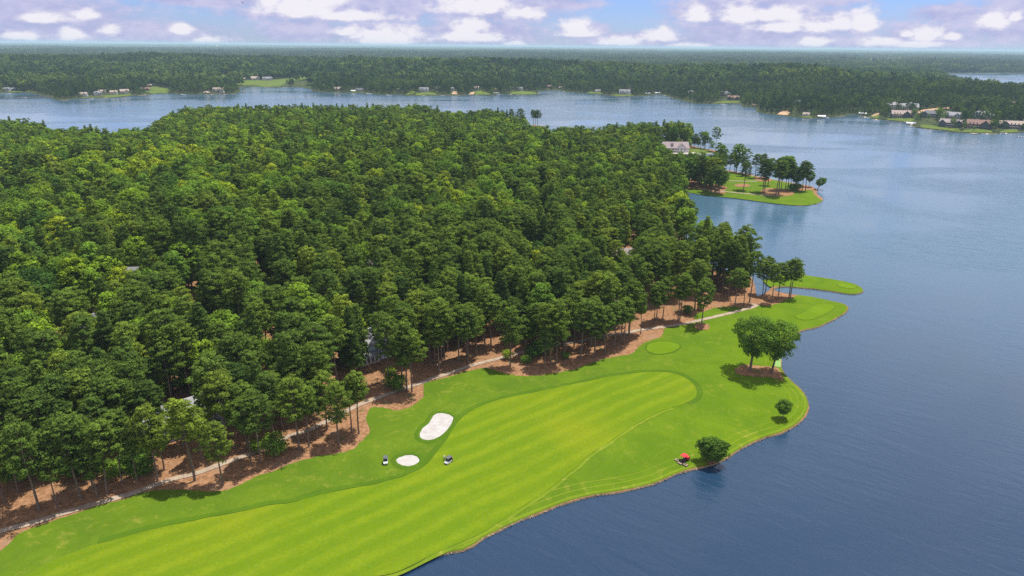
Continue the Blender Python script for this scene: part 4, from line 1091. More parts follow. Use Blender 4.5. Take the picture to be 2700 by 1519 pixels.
FAR = [  # label, crop, x0, x1, base, storeys, wall, roof, style
    ('white house with a tall gable at the far left shore', C1, 34, 74, 692, 2, 'white', 'grey', 'gable'),
    ('small dark cottage beside the white house at the far left shore', C1, 80, 112, 686, 1, 'dark', 'grey', 'gable'),
    ('white two storey house with a porch, first of the left shore row', C1, 608, 660, 733, 2, 'white', 'tan', 'gable'),
    ('white columned house right of the dark shore tree', C1, 714, 766, 722, 2, 'white', 'grey', 'hip'),
    ('tan roofed house behind the white columned house', C1, 752, 802, 706, 1.5, 'cream', 'tan', 'gable'),
    ('cream house with a tall roof right of a dark cedar', C1, 838, 886, 716, 2, 'cream', 'tan', 'gable'),
    ('pale house with a wide terrace at the right end of the shore row', C1, 912, 970, 710, 2, 'cream', 'tan', 'gable'),
    ('red brown cottage high above the shore lawn', C1, 1112, 1144, 654, 1, 'brown', 'tan', 'gable'),
    ('dark pergola house left of the shore lawn', C1, 1072, 1130, 686, 1, 'brown', 'brown', 'gable'),
    ('tan shore cottage under trees left of the large white house', C1, 1538, 1584, 710, 1, 'tan', 'tan', 'hip'),
    ('large white house with many tan gables near the wooded tip', C1, 1612, 1692, 700, 2, 'white', 'tan', 'villa'),
    ('small white house left of the pair above the far golf lawn', C1, 1842, 1872, 602, 1, 'white', 'tan', 'gable'),
    ('white house with a broad tan roof above the far golf lawn', C1, 1893, 1957, 606, 2, 'white', 'tan', 'gable'),
    ('long white columned house above the far golf lawn', C1, 1982, 2054, 608, 2, 'white', 'grey', 'long'),
    ('grey house with a tall roof highest above the far golf lawn', C1, 2080, 2122, 584, 2, 'grey', 'tan', 'hip'),
    ('white house under trees at the right end of the far golf lawn', C1, 2326, 2370, 562, 1.5, 'white', 'grey', 'gable'),
    ('red brown shore house under trees beyond the cove', C1, 2520, 2585, 686, 1.5, 'brown', 'tan', 'gable'),
    ('grey porch house near the white shore boats', C2, 108, 168, 690, 1, 'grey', 'slate', 'long'),
    ('small cream house half hidden behind round shore trees', C2, 420, 458, 692, 1.5, 'cream', 'tan', 'gable'),
    ('largest pale house of the middle shore with a curved terrace', C2, 588, 664, 697, 2, 'white', 'grey', 'villa'),
    ('white house with a blue grey roof right of the largest pale house', C2, 704, 758, 684, 2, 'white', 'grey', 'gable'),
    ('tall narrow white house on the bare slope', C2, 818, 852, 688, 2, 'white', 'grey', 'hip'),
    ('white house with a pointed tower gable above a terraced slope', C2, 1000, 1038, 680, 2, 'white', 'tan', 'gable'),
    ('low brown house under trees left of the grey mansion', C2, 1140, 1184, 686, 1, 'tan', 'brown', 'hip'),
    ('small grey house beside the grey mansion', C2, 1276, 1298, 676, 1.5, 'grey', 'slate', 'gable'),
    ('tall grey white mansion on its own small headland', C2, 1322, 1372, 686, 2, 'white', 'grey', 'villa'),
    ('lone roof showing in the hillside woods behind the middle shore', C2, 1165, 1215, 568, 1, 'grey', 'pale', 'gable'),
    ('brown house under trees left of the narrow inlet', C2, 1555, 1590, 668, 1.5, 'brown', 'brown', 'gable'),
    ('pale cottage right of the narrow inlet', C2, 1640, 1668, 672, 1, 'cream', 'tan', 'gable'),
    ('small pale house left of the bare tree on the middle shore', C2, 1912, 1956, 697, 1, 'cream', 'grey', 'gable'),
    ('large grey white house beside the bare grey trees', C2, 2094, 2184, 714, 2, 'white', 'grey', 'villa'),
    ('house with a low grey roof left of the shore grove', C3, 28, 98, 714, 1.5, 'cream', 'grey', 'gable'),
    ('tall cream house with a broken roofline behind the shore grove', C3, 268, 352, 728, 2, 'cream', 'grey', 'villa'),
    ('dark brown house right of the tall cream house', C3, 338, 428, 756, 1.5, 'dark', 'brown', 'long'),
    ('grey roof alone in the woods of the middle headland', C3, 828, 884, 782, 1, 'grey', 'pale', 'gable'),
    ('small cottage on the shore lawn left of the white boathouse', C3, 908, 956, 878, 1, 'cream', 'tan', 'gable'),
    ('long pale mansion with many gables at the top of the right shore', C3, 1546, 1758, 836, 2, 'cream', 'pale', 'villa'),
    ('dark house with a tan grey roof below the long mansion', C3, 1574, 1716, 892, 2, 'dark', 'tan', 'gable'),
    ('dark house with a slate roof on the right shore', C3, 1800, 1912, 888, 2, 'dark', 'slate', 'hip'),
    ('grey house with a stepped roof near the right water edge', C3, 1948, 2098, 962, 2, 'dark', 'mauve', 'long'),
    ('pale grey house behind the stepped roof house', C3, 1996, 2106, 898, 1.5, 'grey', 'pale', 'gable'),
    ('dark house with a red brown roof near the right water edge', C3, 2152, 2312, 972, 2, 'dark', 'brown', 'gable'),
    ('grey roofed house behind the red brown roof', C3, 2188, 2326, 898, 1.5, 'grey', 'grey', 'hip'),
    ('dark house with white posts at the right end of the shore', C3, 2398, 2580, 976, 2, 'dark', 'tan', 'long'),
    ('tan roof pair high in the woods above the right shore', C3, 2112, 2168, 782, 1, 'cream', 'tan', 'gable'),
    ('white gable in the woods at the right edge of the photo', C3, 2468, 2514, 800, 1.5, 'white', 'tan', 'gable'),
    ('small white roof in the woods of the far ridge', C3, 178, 206, 546, 1, 'white', 'pale', 'gable'),
]
FAR_H = []
for lab, cf, x0, x1, yb, st, wa, ro, sty in FAR:
    a = cf([(x0, yb), (x1, yb)]); px, py = (a[0][0] + a[1][0]) / 2, a[0][1]
    P = ground_far(px, py); sl = math.hypot(math.hypot(P[0], P[1]), CAM_H); w_ = max(8.5, (a[1][0] - a[0][0]) / FPX * sl * 0.84)
    dd = min(15, max(8, w_ * 0.55)); u_ = P[:2] / np.linalg.norm(P[:2]); P2 = P[:2] + u_ * dd * 0.5
    st2 = max(st, min(2.2, w_ / 15))
    FAR_H.append(house(lab, (P2[0], P2[1], float(zf(P2[0], P2[1]))), w_, dd, st2, wa, ro, sty, rng.uniform(-18, 18), porch=w_ > 14, chim=w_ > 13))
# lawns round them, down to the water
FAR_LAWN = []
for i, (cf, pts) in enumerate([(C1, [(1795, 640), (1790, 618), (1880, 606), (1990, 606), (2090, 600), (2180, 592), (2300, 572), (2370, 560), (2380, 575), (2330, 600), (2240, 612), (2180, 618), (2140, 640), (2100, 658), (2000, 660), (1900, 655)]),
    (C1, [(1640, 582), (1660, 562), (1720, 570), (1750, 590), (1742, 606), (1690, 600)]), (C1, [(1090, 690), (1120, 665), (1180, 650), (1210, 662), (1280, 672), (1285, 690), (1250, 704), (1150, 710)]), (C1, [(610, 742), (650, 728), (720, 728), (790, 722), (900, 718), (990, 712), (1000, 722), (900, 734), (800, 741)]),
    (C2, [(490, 720), (520, 690), (560, 688), (540, 712)]), (C2, [(560, 722), (570, 705), (620, 698), (700, 700), (720, 716), (640, 722)]), (C2, [(1000, 716), (1010, 690), (1060, 684), (1100, 700), (1140, 716)]), (C2, [(1270, 716), (1290, 696), (1350, 688), (1440, 694), (1480, 712), (1400, 718)]),
    (C2, [(1850, 704), (1880, 694), (1950, 696), (1980, 712)]), (C2, [(2030, 722), (2070, 712), (2180, 714), (2210, 726), (2120, 732)]), (C3, [(900, 890), (920, 876), (970, 878), (972, 892)]), (C3, [(1412, 890), (1440, 872), (1475, 862), (1476, 894)]),
    (C3, [(1530, 908), (1560, 896), (1700, 892), (1760, 905), (1720, 922), (1620, 914)]), (C3, [(1805, 968), (1810, 945), (1880, 948), (1960, 964), (2080, 975), (2100, 1000), (1960, 985)]), (C3, [(2110, 1002), (2120, 985), (2260, 975), (2330, 985), (2340, 1006)]), (C3, [(2400, 1006), (2420, 982), (2520, 978), (2530, 1000)]), (C3, [(230, 780), (260, 768), (430, 762), (432, 778)]), (C1, [(60, 698), (80, 690), (150, 690), (180, 698)]), (C1, [(200, 688), (215, 678), (265, 680), (270, 692)]), (C2, [(60, 700), (100, 690), (170, 690), (160, 702)])]):
    px = cf(pts); P = np.array([ground_far(*q)[:2] for q in px]); P = P[inside_poly(far_hi, P)]
    if len(P) < 4: continue
    try: sheet('lawn', spline(P, 6, True), zf, 0.5, M_lawn, 12.0); FAR_LAWN.append(P)
    except Exception: pass
for cf, pts in ((C3, [(712, 868), (740, 846), (795, 840), (808, 858), (790, 872)]), (C3, [(1420, 880), (1450, 862), (1520, 850), (1475, 872)]), (C2, [(1590, 580), (1612, 568), (1618, 572), (1600, 586)]), (C3, [(1760, 850), (1830, 828), (1990, 812), (2040, 818), (1900, 834), (1790, 856)]), (C3, [(1370, 466), (1400, 456), (1660, 468), (1640, 474), (1480, 472)]),
                (C2, [(830, 714), (845, 694), (870, 690), (880, 714)]), (C2, [(960, 716), (980, 700), (1005, 696), (1000, 716)])):
    px = cf(pts); P = np.array([ground_far(*q)[:2] for q in px])
    if len(P) > 3:
        try: sheet('dirt', spline(P, 6, True), zf, 0.6, M_dirt, 14.0); FAR_LAWN.append(P)
        except Exception: pass

# ------------------------------------------------------------------ docks, boathouses and boats
M_boat = plain('boat_gelcoat', (0.80, 0.80, 0.80), 0.3, 0.5); M_dock = plain('dock_wood', (0.40, 0.33, 0.26), 0.9, var=0.2); M_canvas = plain('boat_canvas', (0.10, 0.14, 0.24), 0.8); M_redroof = plain('dock_roof_brown', (0.30, 0.20, 0.15), 0.8)


def hull(L=7.0, B=2.4, H=1.1):
    v, f = [], []; st = [(-.5, .9, 0), (-.2, 1, 0), (.15, .92, 0.02), (.36, .6, .1), (.5, .03, .22)]
    for x, b_, z in st:
        for k, (bb, zz) in enumerate(((.5, 1), (.38, .15), (0, 0), (-.38, .15), (-.5, 1))): v.append((x * L, bb * b_ * B, zz * H + z - 0.25))
    for i in range(4):
        for k in range(4): f.append((i * 5 + k, i * 5 + k + 1, i * 5 + 6 + k, i * 5 + 5 + k))
        f.append((i * 5 + 4, i * 5, i * 5 + 5, i * 5 + 9))
    return v, f + [(4, 3, 2, 1, 0), (20, 21, 22, 23, 24)]


def boat(label, x, y, rz, s_=1.0, canopy=False):
    t = thing('motor_boat', label, 'boat', (x, y, 0), rz, 'boats on the lake', s_)
    MB().add(*hull()).build('hull', M_boat, t); mb = MB(); mb.box((0.3, 0, 0.95), (1.0, 1.9, 0.5), taper=.8); mb.build('windscreen', M_glass, t)
    MB().box((-1.6, 0, 0.95), (1.2, 1.8, .35)).build('seat', M_canvas, t)
    if canopy:
        mb = MB(); mb.box((-.6, 0, 2.3), (2.8, 2.1, .1))
        for sx in (-1.8, .6):
            for sy in (-.9, .9): mb.tube((sx, sy, .8), (sx, sy, 2.3), .04, n=4)
        mb.build('canopy', M_canvas, t)
    MB().box((-3.65, 0, .5), (.5, .5, 1.1)).build('engine', M_canvas, t)


def dock(label, px, py, L=14, roof=None, wide=3.0, rot=0.0, name='dock'):
    p = at(px, py, 0.5); u_ = p / np.linalg.norm(p); rz = -math.atan2(p[0], p[1]) + R(rot)
    t = thing(name, label, 'boathouse' if roof else 'dock', (p[0], p[1], 0), rz, 'docks along the far shore')
    mb = MB(); mb.box((0, L / 2, 0.6), (wide, L, 0.2)); mb.box((0, 0.5, 0.6), (9 if roof is None else 12, 5, 0.21)); mb.build('deck', M_dock, t)
    mb = MB()
    for sx in (-4, 4):
        for sy in (-1.6, 2.4): mb.tube((sx, sy, -1.5), (sx, sy, 3.2 if roof else 1.2), .14, n=5)
    for k in range(1, int(L / 4)):
        for sx in (-wide / 2, wide / 2): mb.tube((sx, k * 4, -1.5), (sx, k * 4, 1.0), .12, n=5)
    mb.build('posts', M_dock, t)
    if roof:
        r_, w2 = MB(), MB(); gable(r_, w2, 0, .5, 12, 7, 3.2, 1.3, 'x', .4); r_.build('roof', HR[roof] if roof in HR else M_whitemetal, t)
    return p, rz


DOCKS = [(C1, 1840, 690, None, 'dark floating dock off the wooded tip', 18), (C1, 690, 748, None, 'white edged dock with a boat below the white columned house', 12), (C1, 797, 741, None, 'small dock right of the white columned house', 12), (C1, 1250, 706, None, 'dock below the shore lawn', 10), (C1, 1380, 714, None, 'pale dock right of the shore lawn', 14), (C1, 1095, 718, None, 'long low dock left of the shore lawn', 16), (C1, 1600, 716, None, 'dock below the tan shore cottage', 10), (C1, 1700, 712, None, 'low dock below the large white house', 10),
         (C2, 90, 694, 'white', 'boathouse left of the white shore boats', 12), (C2, 200, 706, None, 'dock with two white boats on the middle shore', 14), (C2, 352, 718, None, 'dock with a white boat in front of dark shore trees', 12), (C2, 620, 724, None, 'short dock below the largest pale house', 8), (C2, 762, 720, None, 'small dock below the blue grey roof', 8), (C2, 1172, 711, 'grey', 'grey boathouse right of the terraced slope', 10), (C2, 1275, 714, None, 'short dock at the left end of the mansion headland', 8), (C2, 1492, 705, None, 'dock at the tip of the mansion headland', 12), (C2, 1682, 694, None, 'dock at the right mouth of the narrow inlet', 12),
         (C2, 2240, 721, None, 'low dock right of the house with bare trees', 14), (C2, 2310, 713, 'white', 'pale boathouse, left of two on the bay right of the bare trees', 10), (C2, 2384, 710, 'white', 'pale boathouse, right of two on the bay right of the bare trees', 10), (C2, 2452, 720, None, 'dock with a small white boat near the grove', 12), (C3, 305, 787, None, 'small dock in front of the tall cream house', 8), (C3, 550, 803, 'brown', 'brown roofed boathouse left of the wooded headland', 12), (C3, 1048, 890, 'white', 'white boathouse with boats on the wooded headland', 12), (C3, 1358, 868, 'white', 'white roofed boathouse at the mouth of the dark inlet', 14), (C3, 1378, 886, None, 'low dock beside the inlet boathouse', 14), (C3, 1452, 908, None, 'long pale dock below the dark house with the tan grey roof', 18), (C3, 1692, 922, None, 'low pale dock left of the pine by the water', 14),
         (C3, 1722, 944, 'white', 'white roofed boathouse left of the pine by the water', 14), (C3, 1716, 954, None, 'low white dock in front of the white roofed boathouse', 10), (C3, 2290, 1013, None, 'low dock below the red brown roof', 12), (C3, 2430, 1010, None, 'dock with boats at the right end of the shore', 12), (C3, 2200, 1010, None, 'short dock left of the low dock below the red brown roof', 8)]
for i, (cf, x, y, ro, lab, L) in enumerate(DOCKS): dock(lab, *cf([(x, y)])[0], L, ro, 3.0, rng.uniform(-15, 15), 'boathouse' if ro else 'dock')
_e = ats(C1([(130, 738), (420, 733)]), 0.4)
t = thing('pier', 'long low reddish pier in front of shore pines at left', 'pier', (*_e[0], 0), math.atan2(*(_e[1] - _e[0])[::-1])); Lp = float(np.linalg.norm(_e[1] - _e[0]))
mb = MB(); mb.box((Lp / 2, 0, .7), (Lp, 3.2, .25)); mb.build('deck', plain('pier_wood', (0.38, 0.24, 0.18), .9), t); mb = MB()
for k in range(int(Lp / 6)):
    for sy in (-1.4, 1.4): mb.tube((k * 6 + 2, sy, -1.5), (k * 6 + 2, sy, 1.3), .16, n=5)
mb.build('posts', M_dock, t)
for cf, x, y, rot, s_, cn, lab in [(C1, 62, 707, 10, 1.3, False, 'white boat moored at the far left shore'), (C1, 180, 737, 5, 1.3, True, 'pale boat at the left end of the reddish pier'), (C1, 688, 750, 0, 1.2, False, 'white boat at the dock below the white columned house'), (C1, 1858, 684, 20, 1.2, True, 'dark covered boat off the wooded tip'), (C1, 1390, 716, 0, 1.2, False, 'white boat at the pale dock right of the shore lawn'), (C2, 215, 709, -5, 1.5, False, 'larger white boat at the dock of the middle shore'), (C2, 262, 706, 20, 1.1, True, 'small white boat right of the larger one on the middle shore'), (C2, 365, 720, 0, 1.3, False, 'white boat in front of dark shore trees'), (C2, 768, 723, 0, 1.1, False, 'white boat below the blue grey roof'), (C2, 1185, 714, 10, 1.2, False, 'white boat at the grey boathouse'),
        (C2, 2440, 722, 0, 1.2, False, 'small white boat at the dock near the grove'), (C2, 2478, 735, 0, 1.0, False, 'white boat left of the grove shore'), (C3, 305, 791, 0, 1.1, True, 'covered boat in front of the tall cream house'), (C3, 1080, 890, 5, 1.5, False, 'white boat right of the white boathouse on the headland'), (C3, 1392, 890, 10, 1.2, False, 'white boat at the mouth of the dark inlet'), (C3, 1462, 912, 0, 1.4, False, 'white boat at the long pale dock'), (C3, 1705, 956, 8, 1.3, False, 'white boat in front of the white roofed boathouse'), (C3, 2285, 1016, 0, 1.3, False, 'low boat below the red brown roof'), (C3, 2425, 1013, 0, 1.4, True, 'red canopied boat at the right end of the shore'), (C3, 2465, 1014, 0, 1.0, False, 'small white boat at the right end of the shore'), (C3, 2562, 1036, 4, 1.5, False, 'white speedboat running out of the right edge of the photo'), (C3, 2522, 579, 5, 1.2, True, 'tiny boat on the second lake beyond the ridge'), (C3, 222, 1110, 0, 1.0, False, 'white boat moored behind the trees of the point')]:
    p = at(*cf([(x, y)])[0], 0.3); boat(lab, p[0], p[1], -math.atan2(p[0], p[1]) + R(rot), s_, cn)
# water tower on the skyline
t = thing('water_tower', 'white water tower far off on the left skyline', 'water tower', (*at(*D([(546, 117)])[0], 85) * 0 + np.array([math.sin(R(azel(*D([(546, 112)])[0])[0])), math.cos(R(azel(*D([(546, 112)])[0])[0]))]) * 8200, 30))
MB().tube((0, 0, -25), (0, 0, 42), 2.2, 1.8, 8).build('column', M_whitemetal, t); MB().ball((0, 0, 49), (10, 10, 9), 12, 8).build('tank', M_whitemetal, t, True)
# ------------------------------------------------------------------ trees: placing
PLACED = []


def tree(name, label, cat, meshes, x, y, z, sc, sz, rz, tint, group=None, tilt=None):
    q_ = rng.uniform(.9, 1.12); t = thing(name, label, cat, (x, y, z), rz, group, (sc * q_, sc / q_, sz))
    if tilt: t.rotation_euler = (tilt[0], tilt[1], rz)
    a = link('trunk', meshes[0], t); c = link('crown', meshes[1], t); c['tint'] = float(tint); a['tint'] = float(tint)
    PLACED.append((x, y)); return t


ORD = 'first second third fourth fifth sixth seventh eighth ninth tenth eleventh twelfth thirteenth fourteenth fifteenth sixteenth seventeenth eighteenth nineteenth twentieth'.split()
# single pines whose feet show: foot and, where it can be seen, tip, in photo pixels
FRONT = [(C6, x, y, tx, ty) for x, y, tx, ty in [(-60, 1150, 0, 0), (30, 1030, 0, 0), (120, 960, 60, 560), (250, 1080, 190, 480), (365, 1062, 320, 668), (512, 1002, 420, 450), (590, 930, 560, 440), (622, 992, 600, 640), (686, 972, 670, 490), (780, 900, 760, 430), (876, 892, 850, 560), (1006, 890, 930, 410), (1046, 822, 1000, 470), (1240, 890, 1190, 350),
          (1290, 762, 1250, 420), (1418, 917, 1390, 510), (1600, 760, 1560, 420), (1660, 777, 1620, 310), (1800, 560, 1800, 190), (1905, 692, 1830, 220), (1968, 672, 1950, 280), (2012, 592, 2000, 250), (2156, 657, 2150, 260), (2240, 577, 2230, 240), (2285, 587, 2330, 190), (2085, 562, 2080, 190)]]
FRONT += [(Z4, x, y, tx, ty) for x, y, tx, ty in [(92, 872, 40, 190), (218, 862, 180, 300), (272, 932, 290, 240), (315, 935, 380, 330), (487, 642, 430, 80), (540, 662, 520, 60), (578, 742, 560, 30), (605, 692, 600, 20), (630, 612, 640, 20), (772, 642, 760, 80), (850, 592, 840, 60), (863, 657, 860, 120), (943, 587, 950, 110), (1022, 472, 0, 0), (1082, 492, 1070, -30), (1272, 687, 1290, 110), (1420, 600, 1430, 220),
          (1520, 560, 1530, 60), (1603, 707, 1600, 420), (1660, 672, 1640, 60), (1718, 662, 1760, 40), (1790, 562, 1790, 20), (1890, 500, 0, 0), (1952, 612, 1960, 10), (2052, 492, 2050, 0), (2085, 602, 2080, 60), (2187, 562, 2190, 80), (2280, 517, 2300, 60), (2345, 430, 2350, 20), (2375, 472, 2400, 20), (2425, 382, 0, 0), (2535, 372, 2560, 0)]]
FRONT += [(Z5, x, y, tx, ty) for x, y, tx, ty in [(210, 682, 0, 0), (460, 572, 440, 180), (477, 545, 500, 150), (545, 520, 560, 120), (690, 537, 680, 80), (706, 532, 760, 60), (850, 440, 0, 0), (880, 425, 860, 30), (920, 582, 985, 125), (1240, 402, 1240, 20), (1325, 392, 1380, 60), (1385, 360, 0, 0), (1510, 285, 1520, -60), (1535, 275, 1560, -90), (1598, 366, 1640, -20), (1660, 326, 1700, -30), (1765, 312, 1780, -60), (1780, 316, 1830, -70)]]
SEG = [(300, 'in the front row by the lower left path'), (640, 'before the grey roofed house by the path'), (960, 'on the straw bed left of the large bunker'), (1115, 'round the white house above the large bunker'), (1290, 'between the white house and the straw clearing'), (1480, 'between the straw clearing and the shrubs'), (1665, 'on the straw bed left of the oval tee'), (1840, 'behind the cart path right of the oval tee'), (2100, 'near the inlet at the cart path end')]
fr = []
for cf, x, y, tx, ty in FRONT:
    a = cf([(x, y), (tx, ty)]); g = ground(*a[0]); hgt = rng.uniform(21.5, 25.5)
    if tx or ty:
        d = pix_dir(*a[1]); hgt = float(np.clip(CAM_H + d[2] / math.hypot(d[0], d[1]) * math.hypot(g[0], g[1]) - g[2], 15.5, 28))
    fr.append((a[0][0], g, hgt))
fr.sort(key=lambda q: q[0]); cnt = {}
for px, g, hgt in fr:
    ph = next((b_ for a, b_ in SEG if px < a), SEG[-1][1]); k = cnt.get(ph, 0); cnt[ph] = k + 1
    lab = 'lone pine between the cart path and the fairway grass right of the oval tee' if abs(px - 1850) < 1.5 else '%s bare trunked pine from the left %s' % (ORD[k], ph)
    tint = rng.uniform(.30, .62)
    if 380 < px < 640: tint = rng.uniform(.62, .92)
    s_ = hgt / 24.0
    tree('pine_tree', lab, 'tree', PINES[rng.integers(7)], g[0], g[1], g[2], min(1.12, s_ * rng.uniform(.98, 1.14)), s_, rng.uniform(0, 6.28), tint, 'tall pines along the fairway edge')
# shade trees and bushes that stand alone
OAKL = make_broad(501, 22.3, 9.6, .22, 98, 92, .60, .44, 1.32, 34, .52, bark=M_bark)
OAKR = make_broad(502, 20.5, 8.2, .24, 80, 92, .60, .44, 1.28, 28, .46, bark=M_bark, lean=(2.6, 0.3))
g = ground(*O3([(655, 1112)])[0]); tree('oak_tree', 'broad oak, larger of the pair at the water beyond the fairway', 'tree', OAKL, *g, 1, 1, .4, .30)
g = ground(*O3([(965, 1142)])[0]); tree('oak_tree', 'smaller oak leaning to the water, right one of the pair', 'tree', OAKR, *g, 1, 1, 0, .38)
MAGN = make_broad(503, 8.3, 3.9, .0, 110, 105, .46, .32, .72, 10, .25)
g = ground(*B2([(1300, 1030)])[0]); tree('round_tree', 'dark round tree at the water edge beside the red mower', 'tree', MAGN, *g, 1, 1, 0, .22)
SMALL = make_broad(504, 6.6, 2.7, .20, 56, 90, .40, .28, .62, 8, .14)
g = ground(1968 * 1.0481, 1053 * 1.0481); tree('young_tree', 'small young tree alone on the grass by the far bank', 'tree', SMALL, *g, 1, 1, 0, .32)
LEAN = make_broad(505, 10, 5.0, .18, 60, 60, .6, .45, .9, 10, .3, lean=(3.2, 0))
g = ground(*C4([(1322, 432)])[0]); tree('round_tree', 'round tree leaning over the water at the peninsula tip', 'tree', LEAN, *g, 1, 1, 0, .2)
# trees of the pine peninsula: foot, tip, crown kind
PEN = [(533, 462, 560, 245, 'p', 'left of two trunks in the near clump at the left bank of the pine peninsula'), (570, 464, 575, 265, 'b', 'right of two trunks in the near clump at the left bank of the pine peninsula'), (755, 437, 765, 218, 'p', 'lone pine in its own straw ring in the middle of the pine peninsula'), (640, 345, 645, 160, 'p', 'pine with an umbrella crown behind the left clump of the pine peninsula'),
       (745, 330, 732, 180, 'p', 'slim pine behind the lone pine of the peninsula'), (840, 345, 848, 155, 'p', 'tall pine at the back bank left of the big peninsula clump'), (888, 348, 905, 158, 'p', 'second tall pine at the back bank left of the big peninsula clump'), (900, 458, 935, 215, 'p', 'leftmost tilted pine of the big peninsula clump'), (915, 452, 915, 190, 'p', 'pine just behind the leftmost tilted pine of the big peninsula clump'), (942, 402, 965, 190, 'p', 'tall pine at the back of the big peninsula clump'), (1000, 482, 1010, 200, 'p', 'front pine of the big peninsula clump'),
       (1020, 470, 1050, 190, 'p', 'pine right behind the front pine of the big peninsula clump'), (1040, 440, 1045, 145, 'b', 'highest broad crowned tree in the big peninsula clump'), (1072, 436, 1085, 150, 'b', 'second broad crowned tree in the big peninsula clump'), (1090, 445, 1110, 210, 'p', 'pine in the right half of the big peninsula clump'), (1110, 432, 1140, 230, 'p', 'slim pine in the right half of the big peninsula clump'), (1150, 444, 1180, 240, 'b', 'dark broadleaf low in the right half of the big peninsula clump'),
       (1200, 446, 1215, 212, 'p', 'dark pine near the right end of the big peninsula clump'), (1225, 446, 1250, 222, 'p', 'last dark pine at the right end of the big peninsula clump'), (1255, 415, 1265, 280, 'b', 'low dark tree between the big clump and the leaning tree'), (70, 402, 60, 190, 'p', 'first tree from the left in the belt at the neck of the pine peninsula'), (155, 397, 150, 170, 'p', 'second tree from the left in the belt at the neck of the pine peninsula'), (210, 392, 215, 165, 'b', 'third tree from the left in the belt at the neck of the pine peninsula'), (265, 392, 262, 175, 'p', 'fourth tree from the left in the belt at the neck of the pine peninsula'),
       (292, 370, 300, 170, 'p', 'fifth tree from the left in the belt at the neck of the pine peninsula'), (355, 398, 350, 190, 'b', 'sixth tree from the left in the belt at the neck of the pine peninsula'), (400, 380, 405, 180, 'p', 'seventh tree from the left in the belt at the neck of the pine peninsula'), (425, 360, 430, 175, 'p', 'eighth tree from the left in the belt at the neck of the pine peninsula'), (476, 362, 480, 180, 'p', 'ninth tree from the left in the belt at the neck of the pine peninsula'), (545, 330, 550, 185, 'p', 'pine between the belt and the umbrella crowned pine of the peninsula'),
       (575, 325, 590, 195, 'p', 'pine close left of the umbrella crowned pine of the peninsula'), (110, 360, 110, 180, 'b', 'broadleaf behind the first two trees of the belt at the peninsula neck'), (20, 352, 25, 185, 'p', 'pine at the left end behind the belt of the peninsula neck')]
PENB = make_broad(510, 21, 6.4, .2, 90, 60, .7, .52, 1.1, 10, .3)
for x, y, tx, ty, k, lab in PEN:
    a = C4([(x, y), (tx, ty)]); g = ground(*a[0]); d = pix_dir(*a[1]); hgt = float(np.clip(CAM_H + d[2] / math.hypot(d[0], d[1]) * math.hypot(g[0], g[1]) - g[2], 12, 33))
    if k == 'p': s_ = hgt / 24; tree('pine_tree', lab, 'tree', PINES[rng.integers(7)], *g, min(1.5, s_ * (1.38 if x < 560 else 1.2)), s_, rng.uniform(0, 6.28), rng.uniform(.05, .4), 'trees on the pine peninsula')
    else: s_ = hgt / 21; tree('broadleaf_tree', lab, 'tree', PENB, *g, min(1.2, s_), s_, rng.uniform(0, 6.28), rng.uniform(.05, .35), 'trees on the pine peninsula')
# trees on the point with the big house, and on the islet
PTT = [(285, 110, 290, 10, 'left of six trees right of the big house on the point'), (330, 112, 330, -5, 'second of six trees right of the big house on the point'), (380, 118, 370, 5, 'third of six trees right of the big house on the point'), (425, 118, 420, -10, 'fourth of six trees right of the big house on the point'), (462, 122, 465, 0, 'fifth of six trees right of the big house on the point'), (490, 128, 500, 35, 'right end of six trees right of the big house on the point')]
for x, y, tx, ty, lab in PTT:
    a = C4([(x, y), (tx, ty)]); g = ground(*a[0]); d = pix_dir(*a[1]); hgt = float(np.clip(CAM_H + d[2] / math.hypot(d[0], d[1]) * math.hypot(g[0], g[1]) - g[2], 14, 30)); s_ = hgt / 24
    tree('pine_tree', 'tree ' + lab, 'tree', PINES[rng.integers(7)], *g, s_ * 1.1, s_, rng.uniform(0, 6.28), rng.uniform(.1, .4), 'trees on the house point')
ISL = [(1350, 945, 1345, 812, 'tallest pine of the left islet clump'), (1285, 940, 1290, 815, 'left pine of the left islet clump'), (1375, 942, 1385, 870, 'low round tree between the islet clumps'), (1450, 950, 1440, 822, 'left pine of the right islet clump'), (1480, 950, 1490, 826, 'right pine of the right islet clump'), (1465, 944, 1465, 830, 'middle pine of the right islet clump'), (1215, 930, 1213, 824, 'lone pine left of the islet clumps')]
for x, y, tx, ty, lab in ISL:
    a = C2([(x, y), (tx, ty)]); p = at(*a[0], 1.5); d = pix_dir(*a[1]); hgt = float(np.clip(CAM_H + d[2] / math.hypot(d[0], d[1]) * math.hypot(p[0], p[1]) - 1.5, 12, 34)); s_ = hgt / 24
    tree('pine_tree', lab, 'tree', PINES[rng.integers(7)], p[0], p[1], float(zn(p[0], p[1])), s_ * 1.05, s_, rng.uniform(0, 6.28), rng.uniform(.05, .3), 'pines on the islet')
